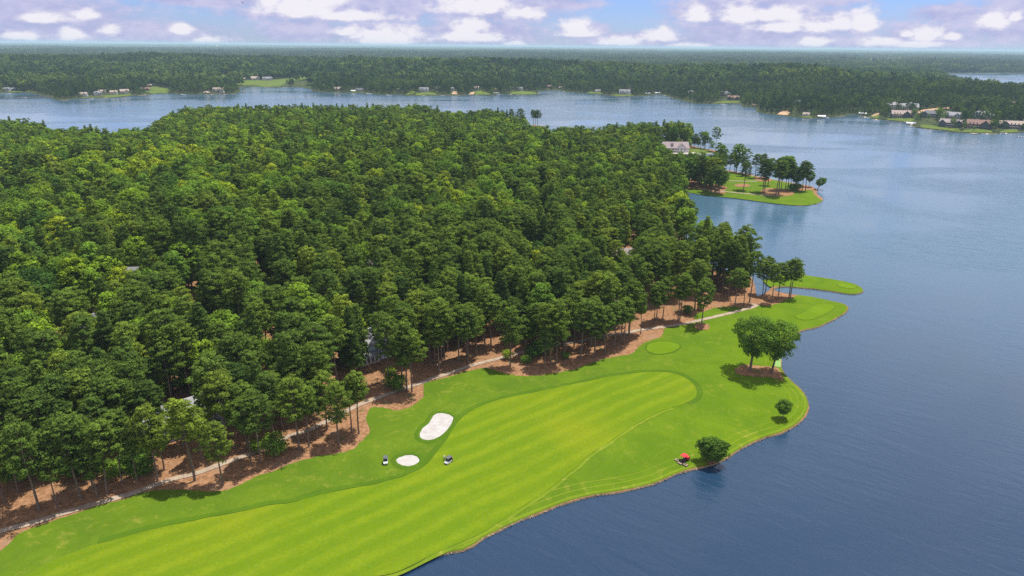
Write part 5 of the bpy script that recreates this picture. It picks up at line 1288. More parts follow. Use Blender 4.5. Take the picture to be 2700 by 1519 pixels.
# broadleaf crowns that stand out of the woods: where the crown shows, size, tint, label
SPEC = [(Z2, 400, 990, 1.0, .98, 'brightest lime green broadleaf in front of the small forest lawn'), (Z2, 430, 430, 1.45, .90, 'huge broadleaf with a yellow crown in the middle woods'), (Z2, 880, 300, 1.2, .84, 'yellow green broadleaf right of the huge yellow crowned one'), (Z2, 1070, 250, .8, .95, 'small yellow tree behind the yellow green broadleaf'), (Z2, 1180, 540, 1.1, .62, 'vivid deep green broadleaf among grey green pines'), (Z2, 2010, 590, 1.15, .78, 'fresh green broadleaf left of the pale leaved pine'), (Z2, 500, 300, 1.1, .6, 'pale dome of a broadleaf just behind the huge yellow crown'), (Z2, 830, 1360, .9, .88, 'lime green broadleaf left of the white house'),
        (Z3, 1100, 480, 1.15, .80, 'fresh green broadleaf left of the mauve brown roof'), (Z3, 950, 470, .95, .70, 'smaller fresh green broadleaf left of the pair by the mauve brown roof'), (Z3, 2010, 410, 1.1, .74, 'yellow green broadleaf at the cove edge of the woods'), (Z3, 2100, 540, 1.35, .80, 'large yellow green broadleaf on the point near the pines'), (Z3, 2380, 530, 1.3, .78, 'large fresh green broadleaf nearest the lake on the point'), (Z3, 900, 80, 1.5, .66, 'tall wide oak right of the forest lawn near the neck'), (Z3, 720, 110, 1.2, .5, 'wide oak left of the tall oak by the forest lawn'), (Z3, 350, 270, 1.2, .55, 'broad green tree left of the forest lawn near the neck'), (Z3, 1540, 95, 1.0, .98, 'vivid yellow green crown at the cove corner of the woods'), (Z3, 120, 100, 1.1, .5, 'broad tree with pale tips at the left of the forest lawn'),
        (Z1, 150, 110, 1.1, .92, 'lime green crown far left in the upper woods'), (Z1, 100, 470, 1.4, .72, 'pale green broadleaf at the left edge of the woods'), (Z1, 1240, 620, .9, .66, 'emerald green small crown left of the dark house'), (Z1, 2000, 440, 1.6, .62, 'very wide broadleaf right of the low pale roof'), (Z1, 700, 260, 1.4, .35, 'grey green broadleaf in the upper left woods'), (Z1, 1650, 1200, 1.0, .72, 'fresh green crown in front of the left clearing'), (Z1, 350, 160, 1.3, .7, 'bright broadleaf right of the lime crown at far left'), (Z1, 650, 760, 1.4, .46, 'olive broadleaf left of the emerald crown'), (Z1, 150, 950, 1.3, .78, 'yellowish broadleaf low at the left edge of the woods'), (Z1, 330, 760, 1.3, .68, 'fresh green broadleaf above the yellowish one at left'), (Z1, 1350, 1420, 1.3, .62, 'dense green broadleaf behind the grey roofed house'), (Z1, 300, 1330, 1.2, .5, 'deep green broadleaf below the sunk grey roof')]
for cf, x, y, s_, tint, lab in SPEC:
    a = cf([(x, y)])[0]; h = 5.0
    for _ in range(4): p = at(a[0], a[1], h + 13.5 * (0.7 + 0.3 * s_)); h = float(zn(p[0], p[1]))
    tree('broadleaf_tree', lab, 'tree', BROADS[rng.integers(len(BROADS))], p[0], p[1], h, s_ * .98, 0.78 + .27 * s_, rng.uniform(0, 6.28), tint, 'broadleaf trees in the woods')
# bare and browning trees
def bare(seed, H):
    r = np.random.default_rng(seed); mb = MB(); mb.tube((0, 0, -.5), (0.3, 0, H * .5), .28, .16, 6, False); mb.tube((.3, 0, H * .5), (.1, .3, H), .16, .03, 5)
    br = MB()
    for i in range(38):
        z = H * r.uniform(.35, .95); a = r.uniform(0, 6.28); l = (H - z) * .35 + r.uniform(1, 2.6); e = np.array([math.cos(a) * l, math.sin(a) * l, z + l * .9]); br.tube((.25, 0, z), e, .08, .03, 3, False)
        for k in range(3): b2 = np.array([.25, 0, z]) + (e - np.array([.25, 0, z])) * r.uniform(.4, .9); br.tube(b2, b2 + r.normal(0, .8, 3) + (0, 0, .9), .04, .015, 3, False)
    return mb.mesh('trunk', M_deadwood), br.mesh('branches', M_deadwood)
for cf, x, y, lab in ((Z3, 1665, 420, 'bare grey dead tree standing among pines near the cove'), (Z2, 1030, 800, 'thin brown dead pine left of the middle woods'), (C2, 235, 1290, 'brown dead crown in the upper middle woods'), (C2, 2160, 690, 'bare grey tree on the middle shore beside a grey white house')):
    a = cf([(x, y)])[0]
    if cf is C2 and y < 700: p = ground_far(a[0] + 6, a[1] + 8); h = p[2]
    else:
        h = 5.0
        for _ in range(4): p = at(a[0], a[1], h + 15); h = float(zn(p[0], p[1]))
    m1, m2 = bare(int(x), 20); t = thing('dead_tree', lab, 'tree', (p[0], p[1], h), 0, 'dead trees'); link('trunk', m1, t); link('branches', m2, t); PLACED.append((p[0], p[1]))
# shrubs at the wood's edge
SHR = [make_broad(520 + i, 3.4, 2.0, .05, 30, 44, .34, .24, .62, 4, .08) for i in range(3)]
for cf, x, y, s_, tint, lab in [(Z4, 1240, 615, 1.0, .85, 'bright green shrub where the path passes behind the pines'), (Z4, 1425, 655, 1.1, .3, 'low dark shrub under pines right of the bright green shrub'), (Z4, 1500, 600, 1.9, .08, 'large dark thicket shrub under the pines'), (Z4, 1600, 560, 1.8, .06, 'dark shrub behind the large thicket shrub'), (Z4, 1810, 610, .9, .5, 'small grey green shrub on the straw bed'), (Z4, 120, 880, 1.5, .35, 'shrub at the foot of the pines below the white house'), (Z4, 190, 920, 1.7, .3, 'wide shrub in front of the white house pines'), (Z4, 110, 760, .9, .8, 'lime green shrub beside the white house'), (C6, 1760, 720, 1.9, .45, 'pale wide shrub left of the large bunker pines'), (C6, 1640, 700, 1.3, .6, 'small pale shrub left of the pale wide shrub'), (C6, 910, 850, 2.0, .2, 'dark round shrub behind the path in the left pines'), (C6, 840, 800, 1.9, .15, 'dark tall shrub left of the round one in the left pines'), (C6, 720, 860, 1.6, .55, 'olive shrub behind the path at lower left'),
        (C6, 100, 900, 2.4, .3, 'big dark shrub at the lower left wood edge'), (C6, 480, 860, 2.2, .2, 'dark shrub between two lower left pines'), (Z5, 910, 430, .9, .75, 'pale shrub on the small lawn behind the lone pine'), (Z5, 780, 470, 1.3, .2, 'dark shrub left of the small lawn behind the path'), (C4, 1130, 445, 2.0, .1, 'dark shrub under the big peninsula clump'), (C4, 1165, 440, 2.0, .1, 'second dark shrub under the big peninsula clump'), (C4, 60, 395, 1.9, .1, 'dark shrub at the neck of the pine peninsula')]:
    g = ground(*cf([(x, y)])[0]); tree('shrub', lab, 'shrub', SHR[rng.integers(3)], *g, s_, s_ * rng.uniform(.8, 1.1), rng.uniform(0, 6.28), tint, 'shrubs at the wood edge')

# ------------------------------------------------------------------ the woods of the near land
def jitter_grid(x0, x1, y0, y1, st, r):
    gx, gy = np.meshgrid(np.arange(x0, x1, st), np.arange(y0, y1, st * .92)); gx = gx + (np.arange(gx.shape[0]) % 2)[:, None] * st / 2
    return np.c_[gx.ravel(), gy.ravel()] + r.uniform(-.36, .36, (gx.size, 2)) * st


def keep_sight(P, zc, cr, targets, keep):
    """drop trees whose crowns block the line from the drone to a roof"""
    ok = np.ones(len(P), bool); r = np.random.default_rng(5); rnd = r.uniform(0, 1, len(P))
    for (tx, ty, tz, rad, kp, reach) in targets:
        L = math.hypot(tx, ty); u_ = np.array([tx, ty]) / L; al = P @ u_; la = np.abs(P @ np.array([-u_[1], u_[0]]))
        zline = tz + (CAM_H - tz) * (1 - al / L)
        hit = (la < rad) & (al < L + 3) & (al > L - reach) & (zline < zc)
        ok &= ~(hit & (rnd > kp))
    return ok


r2 = np.random.default_rng(21)
W_ = jitter_grid(-1150, 320, 60, 1260, 6.3, r2); W2 = jitter_grid(-1150, 320, 60, 1260, 7.7, r2)
W_ = np.r_[W_[np.hypot(W_[:, 0], W_[:, 1]) < 400], W2[np.hypot(W2[:, 0], W2[:, 1]) >= 400]]
W_ = W_[inside_poly(near_lo, W_)]
az_ = np.degrees(np.arctan2(W_[:, 0], W_[:, 1])); W_ = W_[(np.abs(az_) < 43) & (W_[:, 1] > 60)]
dsh = seg_dist(near_lo, W_); W_ = W_[dsh > 2.5]
drough = seg_dist(rough_poly, W_); inr = inside_poly(rough_poly, W_); W_, drough = W_[~inr], drough[~inr]
PL = np.array(PLACED); dm = np.min(np.hypot(W_[:, None, 0] - PL[None, :, 0], W_[:, None, 1] - PL[None, :, 1]), 1)
msk = (dm > 4.6) & ~((drough < 14) & (W_[:, 0] > -260))
for q in [pen_poly, spit_poly, spline(grounds(pt_px), 3, True)] + clear_polys: msk &= ~inside_poly(q, W_)
for (x, y, z, w, d, h, t_) in HOUSES[:len(NEAR_HOUSES) + 1]: msk &= np.hypot(W_[:, 0] - x, W_[:, 1] - y) > max(w, d) * 0.45 + 2.0
msk &= ~((W_[:, 0] > at(*C4([(180, 0)])[0], 0)[0] + 20) & (W_[:, 1] > 480) & (W_[:, 1] < 640) & (W_[:, 0] > 160))
# neck of the peninsula and the big house point keep only the trees placed by hand
_zz = zn(W_[:, 0], W_[:, 1]); _qx, _qy = proj(W_[:, 0], W_[:, 1], _zz + 24); _qx, _qy = (_qx - 1700) * 2.898, (_qy - 350) * 2.898
msk &= ~((_qx > 185) & (_qx < 570) & (_qy > 40) & (_qy < 168))
_qx, _qy = proj(W_[:, 0], W_[:, 1], _zz + 24); msk &= ~((_qx > 1318 * 1.0481) & (_qx < 1392 * 1.0481) & (_qy < 320 * 1.0481) & (np.hypot(W_[:, 0], W_[:, 1]) > 780))
W_, drough = W_[msk], drough[msk]
rr = np.hypot(W_[:, 0], W_[:, 1]); azw = np.degrees(np.arctan2(W_[:, 0], W_[:, 1]))
pn = 0.95 - 0.36 * sm(drough, 60, 170) - 0.22 * sm(-azw, 8, 30) + 0.34 * bumps(W_[:, 0], W_[:, 1], 80, 5)
ispine = r2.uniform(0, 1, len(W_)) < pn
drop = (~ispine) & (r2.uniform(0, 1, len(W_)) < .34) | (r2.uniform(0, 1, len(W_)) < .04)
W_, drough, ispine, rr, azw = (q[~drop] for q in (W_, drough, ispine, rr, azw))
tops = [(x, y, z + h * .70, w * .22, .3, 140) for (x, y, z, w, d, h, t_) in HOUSES[:len(NEAR_HOUSES)]] + [(HOUSES[len(NEAR_HOUSES)][0], HOUSES[len(NEAR_HOUSES)][1], 3.0, 15, .0, 300)]
tops += [(*ground(*q)[:2], 1.5, 3.6, .08, 140) for q in (Z2([(770, 1010), (2210, 1150), (2220, 1250), (100, 1195)]) + Z3([(480, 220), (1750, 550), (1330, 470)]) + C1([(1000, 1385)]) + Z1([(1860, 1040), (2480, 870), (540, 1340)]))]
ok = keep_sight(W_, np.where(ispine, 26.0, 21.0), 4.5, tops, .30)
W_, drough, ispine, rr, azw = (q[ok] for q in (W_, drough, ispine, rr, azw))
zw = zn(W_[:, 0], W_[:, 1])
n = len(W_)
sc = np.where(ispine, r2.normal(.99, .13, n), np.exp(r2.normal(.03, .22, n))); sc = np.clip(sc, .66, 1.6) * np.where(rr > 400, np.where(ispine, 1.06, 1.2), 1.0)
_ds = seg_dist(near_lo, W_); _cap = np.where(_ds < 110, (28.5 - zw) / np.where(ispine, 24.5, 20.5), 9.0); sc = np.minimum(sc, np.minimum(np.maximum(_cap, .6), np.where(ispine, 1.25, 1.5)))
tint = np.where(ispine, np.clip(r2.normal(.38, .2, n), 0, .95), np.clip(r2.normal(.46, .24, n) + .10 * bumps(W_[:, 0], W_[:, 1], 130, 9) + .12 * sm(-azw, 10, 32), 0, 1))
ex = r2.uniform(0, 1, n); tint = np.where((ex < .045) & ~ispine, r2.uniform(.82, 1, n), tint)
turn = r2.uniform(0, 6.283, n)
px_, py_ = proj(W_[:, 0], W_[:, 1], zw + 18); infr = (px_ > -40) & (px_ < 2740) & (py_ > 0) & (py_ < 1560)
ZONES = [(D([(60, 1120)]), 'behind the left end of the cart path'), (D([(300, 1020)]), 'left of the grey roofed house by the path'), (D([(560, 960)]), 'behind the grey roofed house by the path'), (D([(760, 900)]), 'between the grey roofed and the white house'), (D([(960, 790)]), 'behind the white house above the large bunker'), (D([(1130, 800)]), 'left of the straw clearing'), (D([(1330, 760)]), 'behind the straw clearing'), (D([(1480, 730)]), 'behind the oval tee'), (D([(1640, 700)]), 'before the mauve brown roof near the cove'), (D([(1760, 660)]), 'on the point behind the lone pine'), (D([(1900, 620)]), 'at the lake end of the point'),
         (D([(1640, 560)]), 'between the mauve brown roof and the cove'), (D([(230, 830)]), 'round the sunk grey roof at left'), (D([(420, 780)]), 'right of the sunk grey roof at left'), (D([(80, 720)]), 'at the left edge of the woods'), (D([(620, 760)]), 'left of the brightest lime green broadleaf'), (D([(860, 720)]), 'round the small forest lawn'), (D([(1080, 650)]), 'in the middle of the woods'), (D([(400, 660)]), 'round the dark house at left'), (D([(1300, 620)]), 'round the pale leaved pine'), (D([(720, 620)]), 'round the huge yellow crown'), (D([(1500, 540)]), 'round the tall wide oak')]
ZP = np.array([ground(*a[0])[:2] for a, _ in ZONES])
zone = np.argmin(np.hypot(W_[:, None, 0] - ZP[None, :, 0], W_[:, None, 1] - ZP[None, :, 1]), 1)
single = np.zeros(n, bool)
for kind, have in ((True, len(FRONT) + len(PEN)), (False, len(SPEC))):
    idx = np.flatnonzero((ispine == kind) & infr & (drough > -1)); idx = idx[np.argsort(rr[idx])][:300 - have]; single[idx] = True
rows = []
for i in np.flatnonzero(single):
    zp = ZONES[zone[i]][1]
    if ispine[i]:
        wd = 'dark green' if tint[i] < .28 else 'olive green' if tint[i] < .48 else 'pale green'; hw = 'tall' if sc[i] > 1.03 else 'low' if sc[i] < .93 else 'middling'
        lab, grp = '%s %s pine %s' % (hw, wd, zp), 'pines ' + zp
    else:
        wd = 'deep green' if tint[i] < .32 else 'mid green' if tint[i] < .56 else 'fresh green' if tint[i] < .82 else 'yellow green'; hw = 'wide' if sc[i] > 1.15 else 'small' if sc[i] < .97 else 'rounded'
        lab, grp = '%s %s broadleaf %s' % (hw, wd, zp), 'broadleaf trees ' + zp
    rows.append((lab, px_[i], i, grp))
rows.sort(); same = {}
for lab, _x, _i, _g in rows: same[lab] = same.get(lab, 0) + 1
seen = {}
for lab, _x, i, grp in rows:
    k = seen.get(lab, 0); seen[lab] = k + 1; m = same[lab]
    full = lab if m == 1 else lab + ', ' + ('leftmost' if k == 0 else 'rightmost' if k == m - 1 else ORD[min(k, 19)] + ' from left')
    if ispine[i]: tree('pine_tree', full, 'tree', PINES[r2.integers(len(PINES))], W_[i, 0], W_[i, 1], zw[i], sc[i] * r2.uniform(.98, 1.15), sc[i], turn[i], tint[i], grp)
    else: tree('broadleaf_tree', full, 'tree', BROADS[r2.integers(len(BROADS))], W_[i, 0], W_[i, 1], zw[i], sc[i] * r2.uniform(.98, 1.15), sc[i], turn[i], tint[i], grp)
UN = jitter_grid(-1000, 300, 90, 1000, 6.6, r2); UN = UN[inside_poly(near_lo, UN) & ~inside_poly(rough_poly, UN)]
UN = UN[(np.abs(np.degrees(np.arctan2(UN[:, 0], UN[:, 1]))) < 42) & (np.hypot(UN[:, 0], UN[:, 1]) < 900)]; UN = UN[(seg_dist(rough_poly, UN) > 20) & (seg_dist(near_lo, UN) > 3)]
_k = np.ones(len(UN), bool)
for q in [pen_poly, spit_poly, spline(grounds(pt_px), 3, True)] + clear_polys: _k &= ~inside_poly(q, UN)
for (x, y, z, w, d, h, t_) in HOUSES[:len(NEAR_HOUSES) + 1]: _k &= np.hypot(UN[:, 0] - x, UN[:, 1] - y) > max(w, d) * 0.5 + 2
UN = UN[_k]; UN = UN[keep_sight(UN, np.full(len(UN), 12.0), 3, tops, .25) & (r2.uniform(0, 1, len(UN)) < .75)]
LIB_UNDER = lib_group('understory_trees', BROADS_MID)
scatter('undergrowth', np.c_[UN, zn(UN[:, 0], UN[:, 1])], r2.uniform(.42, .72, len(UN)), r2.uniform(0, 6.28, len(UN)), r2.integers(0, len(BROADS_MID), len(UN)), np.clip(r2.normal(.42, .2, len(UN)), 0, 1), LIB_UNDER, 'leafy understory filling the gaps between the woodland trunks', 'undergrowth')
LIB_NEAR = lib_group('woodland_trees', PINES + BROADS + PINES_MID + BROADS_MID)
LIB_FAR = lib_group('far_trees', FAR1 + FAR2 + FAR3)
rest = ~single; nearm = rest & (rr < 520); midm = rest & ~nearm


def vari(m, npn, nbd): return np.where(ispine[m], r2.integers(0, npn, m.sum()), npn + r2.integers(0, nbd, m.sum()))


_m = np.r_[np.flatnonzero(nearm), np.flatnonzero(midm)]; _v = np.r_[vari(nearm, len(PINES), len(BROADS)), len(PINES) + len(BROADS) + vari(midm, len(PINES_MID), len(BROADS_MID))]
scatter('woodland', np.c_[W_[_m], zw[_m]], sc[_m] * 1.035, turn[_m], _v, tint[_m], LIB_NEAR, 'unbroken mixed woodland behind the front trees, reaching back to the lake arm', 'woodland')

RS = [(1488, 884, 13, 'round tree left of the dark house with the tan grey roof'), (1545, 862, 12, 'tree before the left end of the long pale mansion'), (1604, 900, 7, 'small round tree on the lawn before the tan grey roof'), (1738, 892, 15, 'leafy tree right of the tan grey roof'), (1782, 960, 22, 'tall dark pine alone by the right shore water'), (1765, 946, 17, 'lower tree beside the tall dark pine by the water'), (1850, 912, 11, 'bushy tree before the slate roofed house'), (1922, 905, 19, 'tall tree right of the slate roofed house'), (1940, 872, 20, 'tree behind and right of the slate roofed house'), (2034, 968, 15, 'tree breaking the stepped roof in two'), (2126, 930, 19, 'tree between the stepped roof and the red brown roof'), (2058, 984, 8, 'low shrubby tree at the water below the stepped roof'), (2196, 992, 8, 'small tree before the red brown roof'), (2336, 984, 16, 'dark leafy tree right of the red brown roof'), (2362, 975, 15, 'second dark leafy tree right of the red brown roof'), (2376, 930, 19, 'tree behind the pair right of the red brown roof'), (2290, 905, 17, 'tree before the grey roof behind the red brown roof'), (1790, 868, 16, 'tree at the upper left corner of the slate roof'), (1985, 912, 14, 'tree left of the pale grey house'), (2110, 898, 18, 'tree right of the pale grey house'), (2430, 985, 9, 'young tree before the dark house with white posts'), (2480, 880, 20, 'tall tree behind the dark house with white posts'), (2560, 990, 12, 'tree at the right end of the right shore'), (1690, 842, 17, 'tree between the mansion and the pale drive')]
for i, (x, y, h_, lab) in enumerate(RS):
    q = ground_far(*C3([(x, y)])[0]); k = i % 3 == 2 or 'pine' in lab
    m_ = PINES_MID[i % len(PINES_MID)] if k else BROADS_MID[i % len(BROADS_MID)]; s_ = h_ / (24 if k else 20)
    tree('pine_tree' if 'pine' in lab else 'shore_tree', lab, 'tree', m_, *q, s_ * 1.1, s_, rng.uniform(0, 6.28), rng.uniform(.1, .55), 'trees among the right shore houses')
# ------------------------------------------------------------------ far woods
def far_pts(r0, r1, st, seed, margin=42):
    r = np.random.default_rng(seed); P = []; q = r0
    while q < r1:
        da = math.degrees(st / q); a = np.arange(-margin, margin, da); a = a + r.uniform(-.4, .4, len(a)) * da
        rad = q + r.uniform(-.4, .4, len(a)) * st; P.append(np.c_[np.sin(np.radians(a)) * rad, np.cos(np.radians(a)) * rad]); q += st * .92
    P = np.concatenate(P); P = P[inside_poly(far_lo, P)]
    return P, r


far_lo = np.r_[far_poly]
dens = [(1000, 2000, 8.6, 0, 6), (2000, 4700, 21.5, 6, 4), (4700, 13500, 62.0, 10, 3)]; FW = []
for k, (r0, r1, st, v0, nv) in enumerate(dens):
    P, r = far_pts(r0, r1, st, 60 + k)
    d = sdist(far_hi, P); mm = d > (3.0 if k == 0 else 16 if k == 1 else 40)
    for (x, y, z, w, dd, h, t_) in HOUSES[len(NEAR_HOUSES) + 1:]:
        L = math.hypot(x, y); u_ = np.array([x, y]) / L; al = P @ u_ - L; la = np.abs(P @ np.array([-u_[1], u_[0]]))
        cover = r.uniform(0, 1, len(P))
        mm &= ~((np.hypot(P[:, 0] - x, P[:, 1] - y) < max(w, dd) * .55 + 5))
        mm &= ~((la < w * .38) & (al < 0) & (al > -330) & (cover > .3))
    for q in FAR_LAWN:
        mm &= ~inside_poly(q, P)
        c = q.mean(0); L = np.linalg.norm(c); u_ = c / L; wl = np.abs((q - c) @ np.array([-u_[1], u_[0]])).max(); al = P @ u_ - L; la = np.abs((P - c) @ np.array([-u_[1], u_[0]]))
        mm &= ~((la < wl * .85) & (al < 0) & (al > -260) & (r.uniform(0, 1, len(P)) > .12))
    P = P[mm]; d = d[mm]; n = len(P); z = zf_d(P[:, 0], P[:, 1], np.maximum(d, 0))
    s_ = np.clip(r.normal(1, .15, n), .6, 1.4) * (0.86 if k == 0 else 1.0) * (sm(d, -5, 30) * .35 + .65)
    tn = np.clip(r.normal(.45, .26, n) + .32 * bumps(P[:, 0], P[:, 1], 260 * (k + 1), 3 + k), 0, 1)
    FW.append((np.c_[P, z], s_, r.uniform(0, 6.28, n), v0 + r.integers(0, nv, n), tn))
scatter('far_woods', *[np.concatenate(q) for q in zip(*FW)], LIB_FAR, 'hazy woods from the far shore back over the ridge to the horizon', 'woods')
print('near woods', len(W_), 'single', single.sum(), 'pines', (single & ispine).sum())
# ------------------------------------------------------------------ golf carts, players, mower, bird
M_cartbody = plain('cart_white', (0.78, 0.78, 0.78), 0.3, 0.5, var=.03); M_cartroof = plain('cart_roof', (0.10, 0.105, 0.115), 0.5, 0.4, var=.1); M_black = plain('black_rubber', (0.018, 0.018, 0.02), 0.8); M_seat = plain('seat_vinyl', (0.11, 0.10, 0.095), 0.6)
M_red = plain('red_paint', (0.62, 0.025, 0.03), 0.35, 0.5, var=.06); M_deckpan = plain('deck_tan', (0.30, 0.22, 0.145), 0.6, var=.1); M_steel = plain('dark_steel', (0.06, 0.06, 0.065), 0.5)
M_bagred = plain('bag_cloth', (0.10, 0.10, 0.14), 0.8); M_silver = plain('club_steel', (0.5, 0.5, 0.52), 0.3, 0.5, 0.8)


def wheel(parent, c, r, w, axis_y=True):
    o = MB().tube((0, -w / 2, 0), (0, w / 2, 0), r, r, 14).build('wheel', M_black, parent); o.location = c
    MB().tube((0, -w / 2 - .012, 0), (0, w / 2 + .012, 0), r * .5, r * .5, 10).build('rim', M_silver, o)
    return o


def heading(cf, a, b_):
    p, q = ats(cf([a, b_]), 1.6); return math.atan2(q[1] - p[1], q[0] - p[0])


def golf_cart(label, g, rz):
    t = thing('golf_cart', label, 'golf cart', tuple(g), rz, 'golf carts on the fairway grass')
    MB().prism([(-1.15, .32), (1.0, .32), (1.22, .45), (1.2, .72), (.72, .98), (.55, .86), (.45, .42), (-.28, .42), (-.32, .72), (-1.15, .72)], -.56, .56).build('body', M_cartbody, t)
    mb = MB(); mb.box((-.35, 0, .80), (.58, 1.06, .16)); mb.box((-.66, 0, 1.10), (.14, 1.06, .48)); mb.build('seat', M_seat, t)
    MB().box((-.12, 0, 1.86), (1.62, 1.20, .09), taper=.94).build('roof', M_cartroof, t)
    mb = MB()
    for sx, tx in ((.62, .50), (-.92, -.80)):
        for sy in (-.52, .52): mb.tube((sx, sy, .72), (tx, sy, 1.84), .022, n=5)
    mb.build('posts', M_steel, t)
    mb = MB(); v = [(.66, -.5, .98), (.66, .5, .98), (.53, .5, 1.78), (.53, -.5, 1.78)]; mb.add(v + [(x + .015, y, z) for x, y, z in v], [(0, 1, 2, 3), (7, 6, 5, 4), (0, 4, 5, 1), (1, 5, 6, 2), (2, 6, 7, 3), (3, 7, 4, 0)]); mb.build('windscreen', M_glass, t)
    for sx in (.78, -.72):
        for sy in (-.5, .5): wheel(t, (sx, sy, .23), .23, .2)
    mb = MB(); mb.tube((.55, -.28, .85), (.28, -.28, 1.12), .02, n=5); mb.tube((.24, -.42, 1.12), (.30, -.14, 1.14), .025, n=5); mb.build('steering_wheel', M_black, t)
    for sy in (-.26, .26):
        b_ = MB().tube((-1.02, sy, .62), (-1.22, sy, 1.48), .15, .17, 9).build('golf_bag', M_bagred, t); mb = MB()
        for k in range(4): mb.tube((-1.2 + .03 * k, sy - .06 + .04 * k, 1.45), (-1.27 + .02 * k, sy - .07 + .045 * k, 1.75), .014, n=4)
        mb.build('clubs', M_silver, b_)
    for sy in (-.38, .38): MB().box((1.2, sy, .62), (.05, .2, .1)).build('headlight', M_glass, t)
    return t


def skin_body(name, joints, edges, mat, parent, sub=1):
    me = bpy.data.meshes.new(name); me.from_pydata([j[0] for j in joints], edges, []); o = link(name, me, parent)
    md = o.modifiers.new('skin', 'SKIN'); md.use_smooth_shade = True
    for v, j in zip(me.skin_vertices[0].data, joints): v.radius = (j[1], j[1] * (j[2] if len(j) > 2 else 1)); v.use_root = False
    me.skin_vertices[0].data[0].use_root = True
    s_ = o.modifiers.new('smooth', 'SUBSURF'); s_.levels = s_.render_levels = sub
    me.materials.append(mat); return o


M_skin = plain('skin', (0.52, 0.31, 0.22), 0.6); M_hair = plain('hair', (0.05, 0.035, 0.025), 0.7)


def person(label, g, rz, shirt, pants, cap, arms, seated=False):
    t = thing('person', label, 'person', tuple(g), rz, 'people on the golf course')
    if seated: kn, an, hp, sh0 = (.45, .50), (.55, .08), .52, 0
    else: kn, an, hp, sh0 = (.03, .49), (-.02, .08), .93, 0
    b = hp - .93
    J = [((0, 0, .95 + b), .13, .8), ((0, 0, 1.15 + b), .125, .75), ((.01, 0, 1.38 + b), .15, .7), ((.02, 0, 1.50 + b), .055), ((.03, 0, 1.60 + b), .085, 1.1), ((.035, 0, 1.70 + b), .088, 1.1)]
    E = [(0, 1), (1, 2), (2, 3), (3, 4), (4, 5)]
    legs, armj = [], []
    for s_ in (-1, 1):
        i = len(J); J += [((.0, s_ * .10, .88 + b), .085), ((kn[0], s_ * .12, kn[1]), .06), ((an[0], s_ * .13, an[1]), .042), ((an[0] + .17, s_ * .15, .04), .04, .8)]; E += [(0, i), (i, i + 1), (i + 1, i + 2), (i + 2, i + 3)]; legs.append(i)
        e, h = arms[0 if s_ < 0 else 1]; i = len(J)
        J += [((0.01, s_ * .20, 1.41 + b), .055), ((e[0], s_ * e[1], e[2] + b), .042), ((h[0], s_ * h[1], h[2] + b), .032), ((h[0] + .07, s_ * h[1], h[2] - .06 + b), .03, .6)]; E += [(2, i), (i, i + 1), (i + 1, i + 2), (i + 2, i + 3)]; armj.append(i)
        hx, hy, hz = h[0] + .07, s_ * h[1], h[2] - .06 + b
        for k in range(4): J.append(((hx + .06, hy + (k - 1.5) * .02, hz - .05 - .01 * (k % 2)), .009)); E.append((i + 3, len(J) - 1))
        J.append(((hx + .02, hy - s_ * .045, hz - .03), .01)); E.append((i + 3, len(J) - 1))
    skin_body('body', J, E, M_skin, t)
    up = lambda q, k=1.14: (q[0], q[1] * k) + tuple(q[2:])
    S_ = [up(J[0]), up(J[1]), up(J[2]), ((.015, 0, 1.46 + b), .08)]; SE = [(0, 1), (1, 2), (2, 3)]
    for i in armj: n = len(S_); a = np.array(J[i][0]); e = np.array(J[i + 1][0]); S_ += [up(J[i], 1.25), (tuple(a + (e - a) * .8), .06)]; SE += [(2, n), (n, n + 1)]
    skin_body('shirt', S_, SE, shirt, t)
    P_ = [((0, 0, .93 + b), .15, .8)]; PE = []
    for i in legs: n = len(P_); P_ += [up(J[i], 1.18), up(J[i + 1], 1.25), up(J[i + 2], 1.5)]; PE += [(0, n), (n, n + 1), (n + 1, n + 2)]
    skin_body('trousers', P_, PE, pants, t)
    mb = MB(); mb.ball((.03, 0, 1.735 + b), (.105, .092, .075), 10, 6); mb.box((.14, 0, 1.725 + b), (.12, .14, .015)); mb.build('cap', cap, t, True)
    mb = MB(); mb.ball((.012, 0, 1.675 + b), (.098, .094, .085), 8, 6); mb.build('hair', M_hair, t, True)
    mb = MB()
    for sy in (-.035, .035): mb.ball((.125, sy, 1.665 + b), .012, 6, 4)
    mb.box((.137, 0, 1.64 + b), (.03, .025, .04)); mb.box((.122, 0, 1.60 + b), (.012, .05, .012)); mb.build('face', M_hair, t)
    return t


cf = crop(980, 1170, 9.908)
g = ground(*cf([(368, 505)])[0]); golf_cart('white golf cart with a grey roof parked left of the small bunker', g, heading(cf, (372, 420), (364, 530)))
g = ground(*cf([(2005, 505)])[0]); golf_cart('golf cart with two players beside it right of the small bunker', g, heading(cf, (2060, 440), (1950, 520)))
white, navy, pink, khaki = plain('white_cloth', (.75, .75, .76), .8), plain('navy_cloth', (.03, .035, .06), .85), plain('pink_cloth', (.70, .30, .30), .8), plain('dark_cloth', (.045, .04, .05), .85)
hang = (((.02, .27, 1.15), (.10, .27, .92)), ((.02, .27, 1.15), (.10, .27, .92))); grip = (((.12, .24, 1.18), (.33, .06, 1.0)), ((.12, .24, 1.18), (.33, .03, 1.02)))
g = ground(*cf([(1893, 442)])[0]); hp = heading(cf, (1893, 440), (2010, 480))
person('player in a white shirt and cap standing left of the cart', g, hp, white, navy, white, grip)
q = g[:2] + np.array([math.cos(hp), math.sin(hp)]) * .42
t = thing('golf_club', 'thin golf club held by the player in white', 'golf club', (q[0], q[1], g[2] + 1.02), hp); MB().tube((0, 0, 0), (.45, .1, -.98), .014, .010, 5).build('shaft', M_silver, t); MB().box((.48, .1, -.98), (.1, .05, .05)).build('head', M_silver, t)
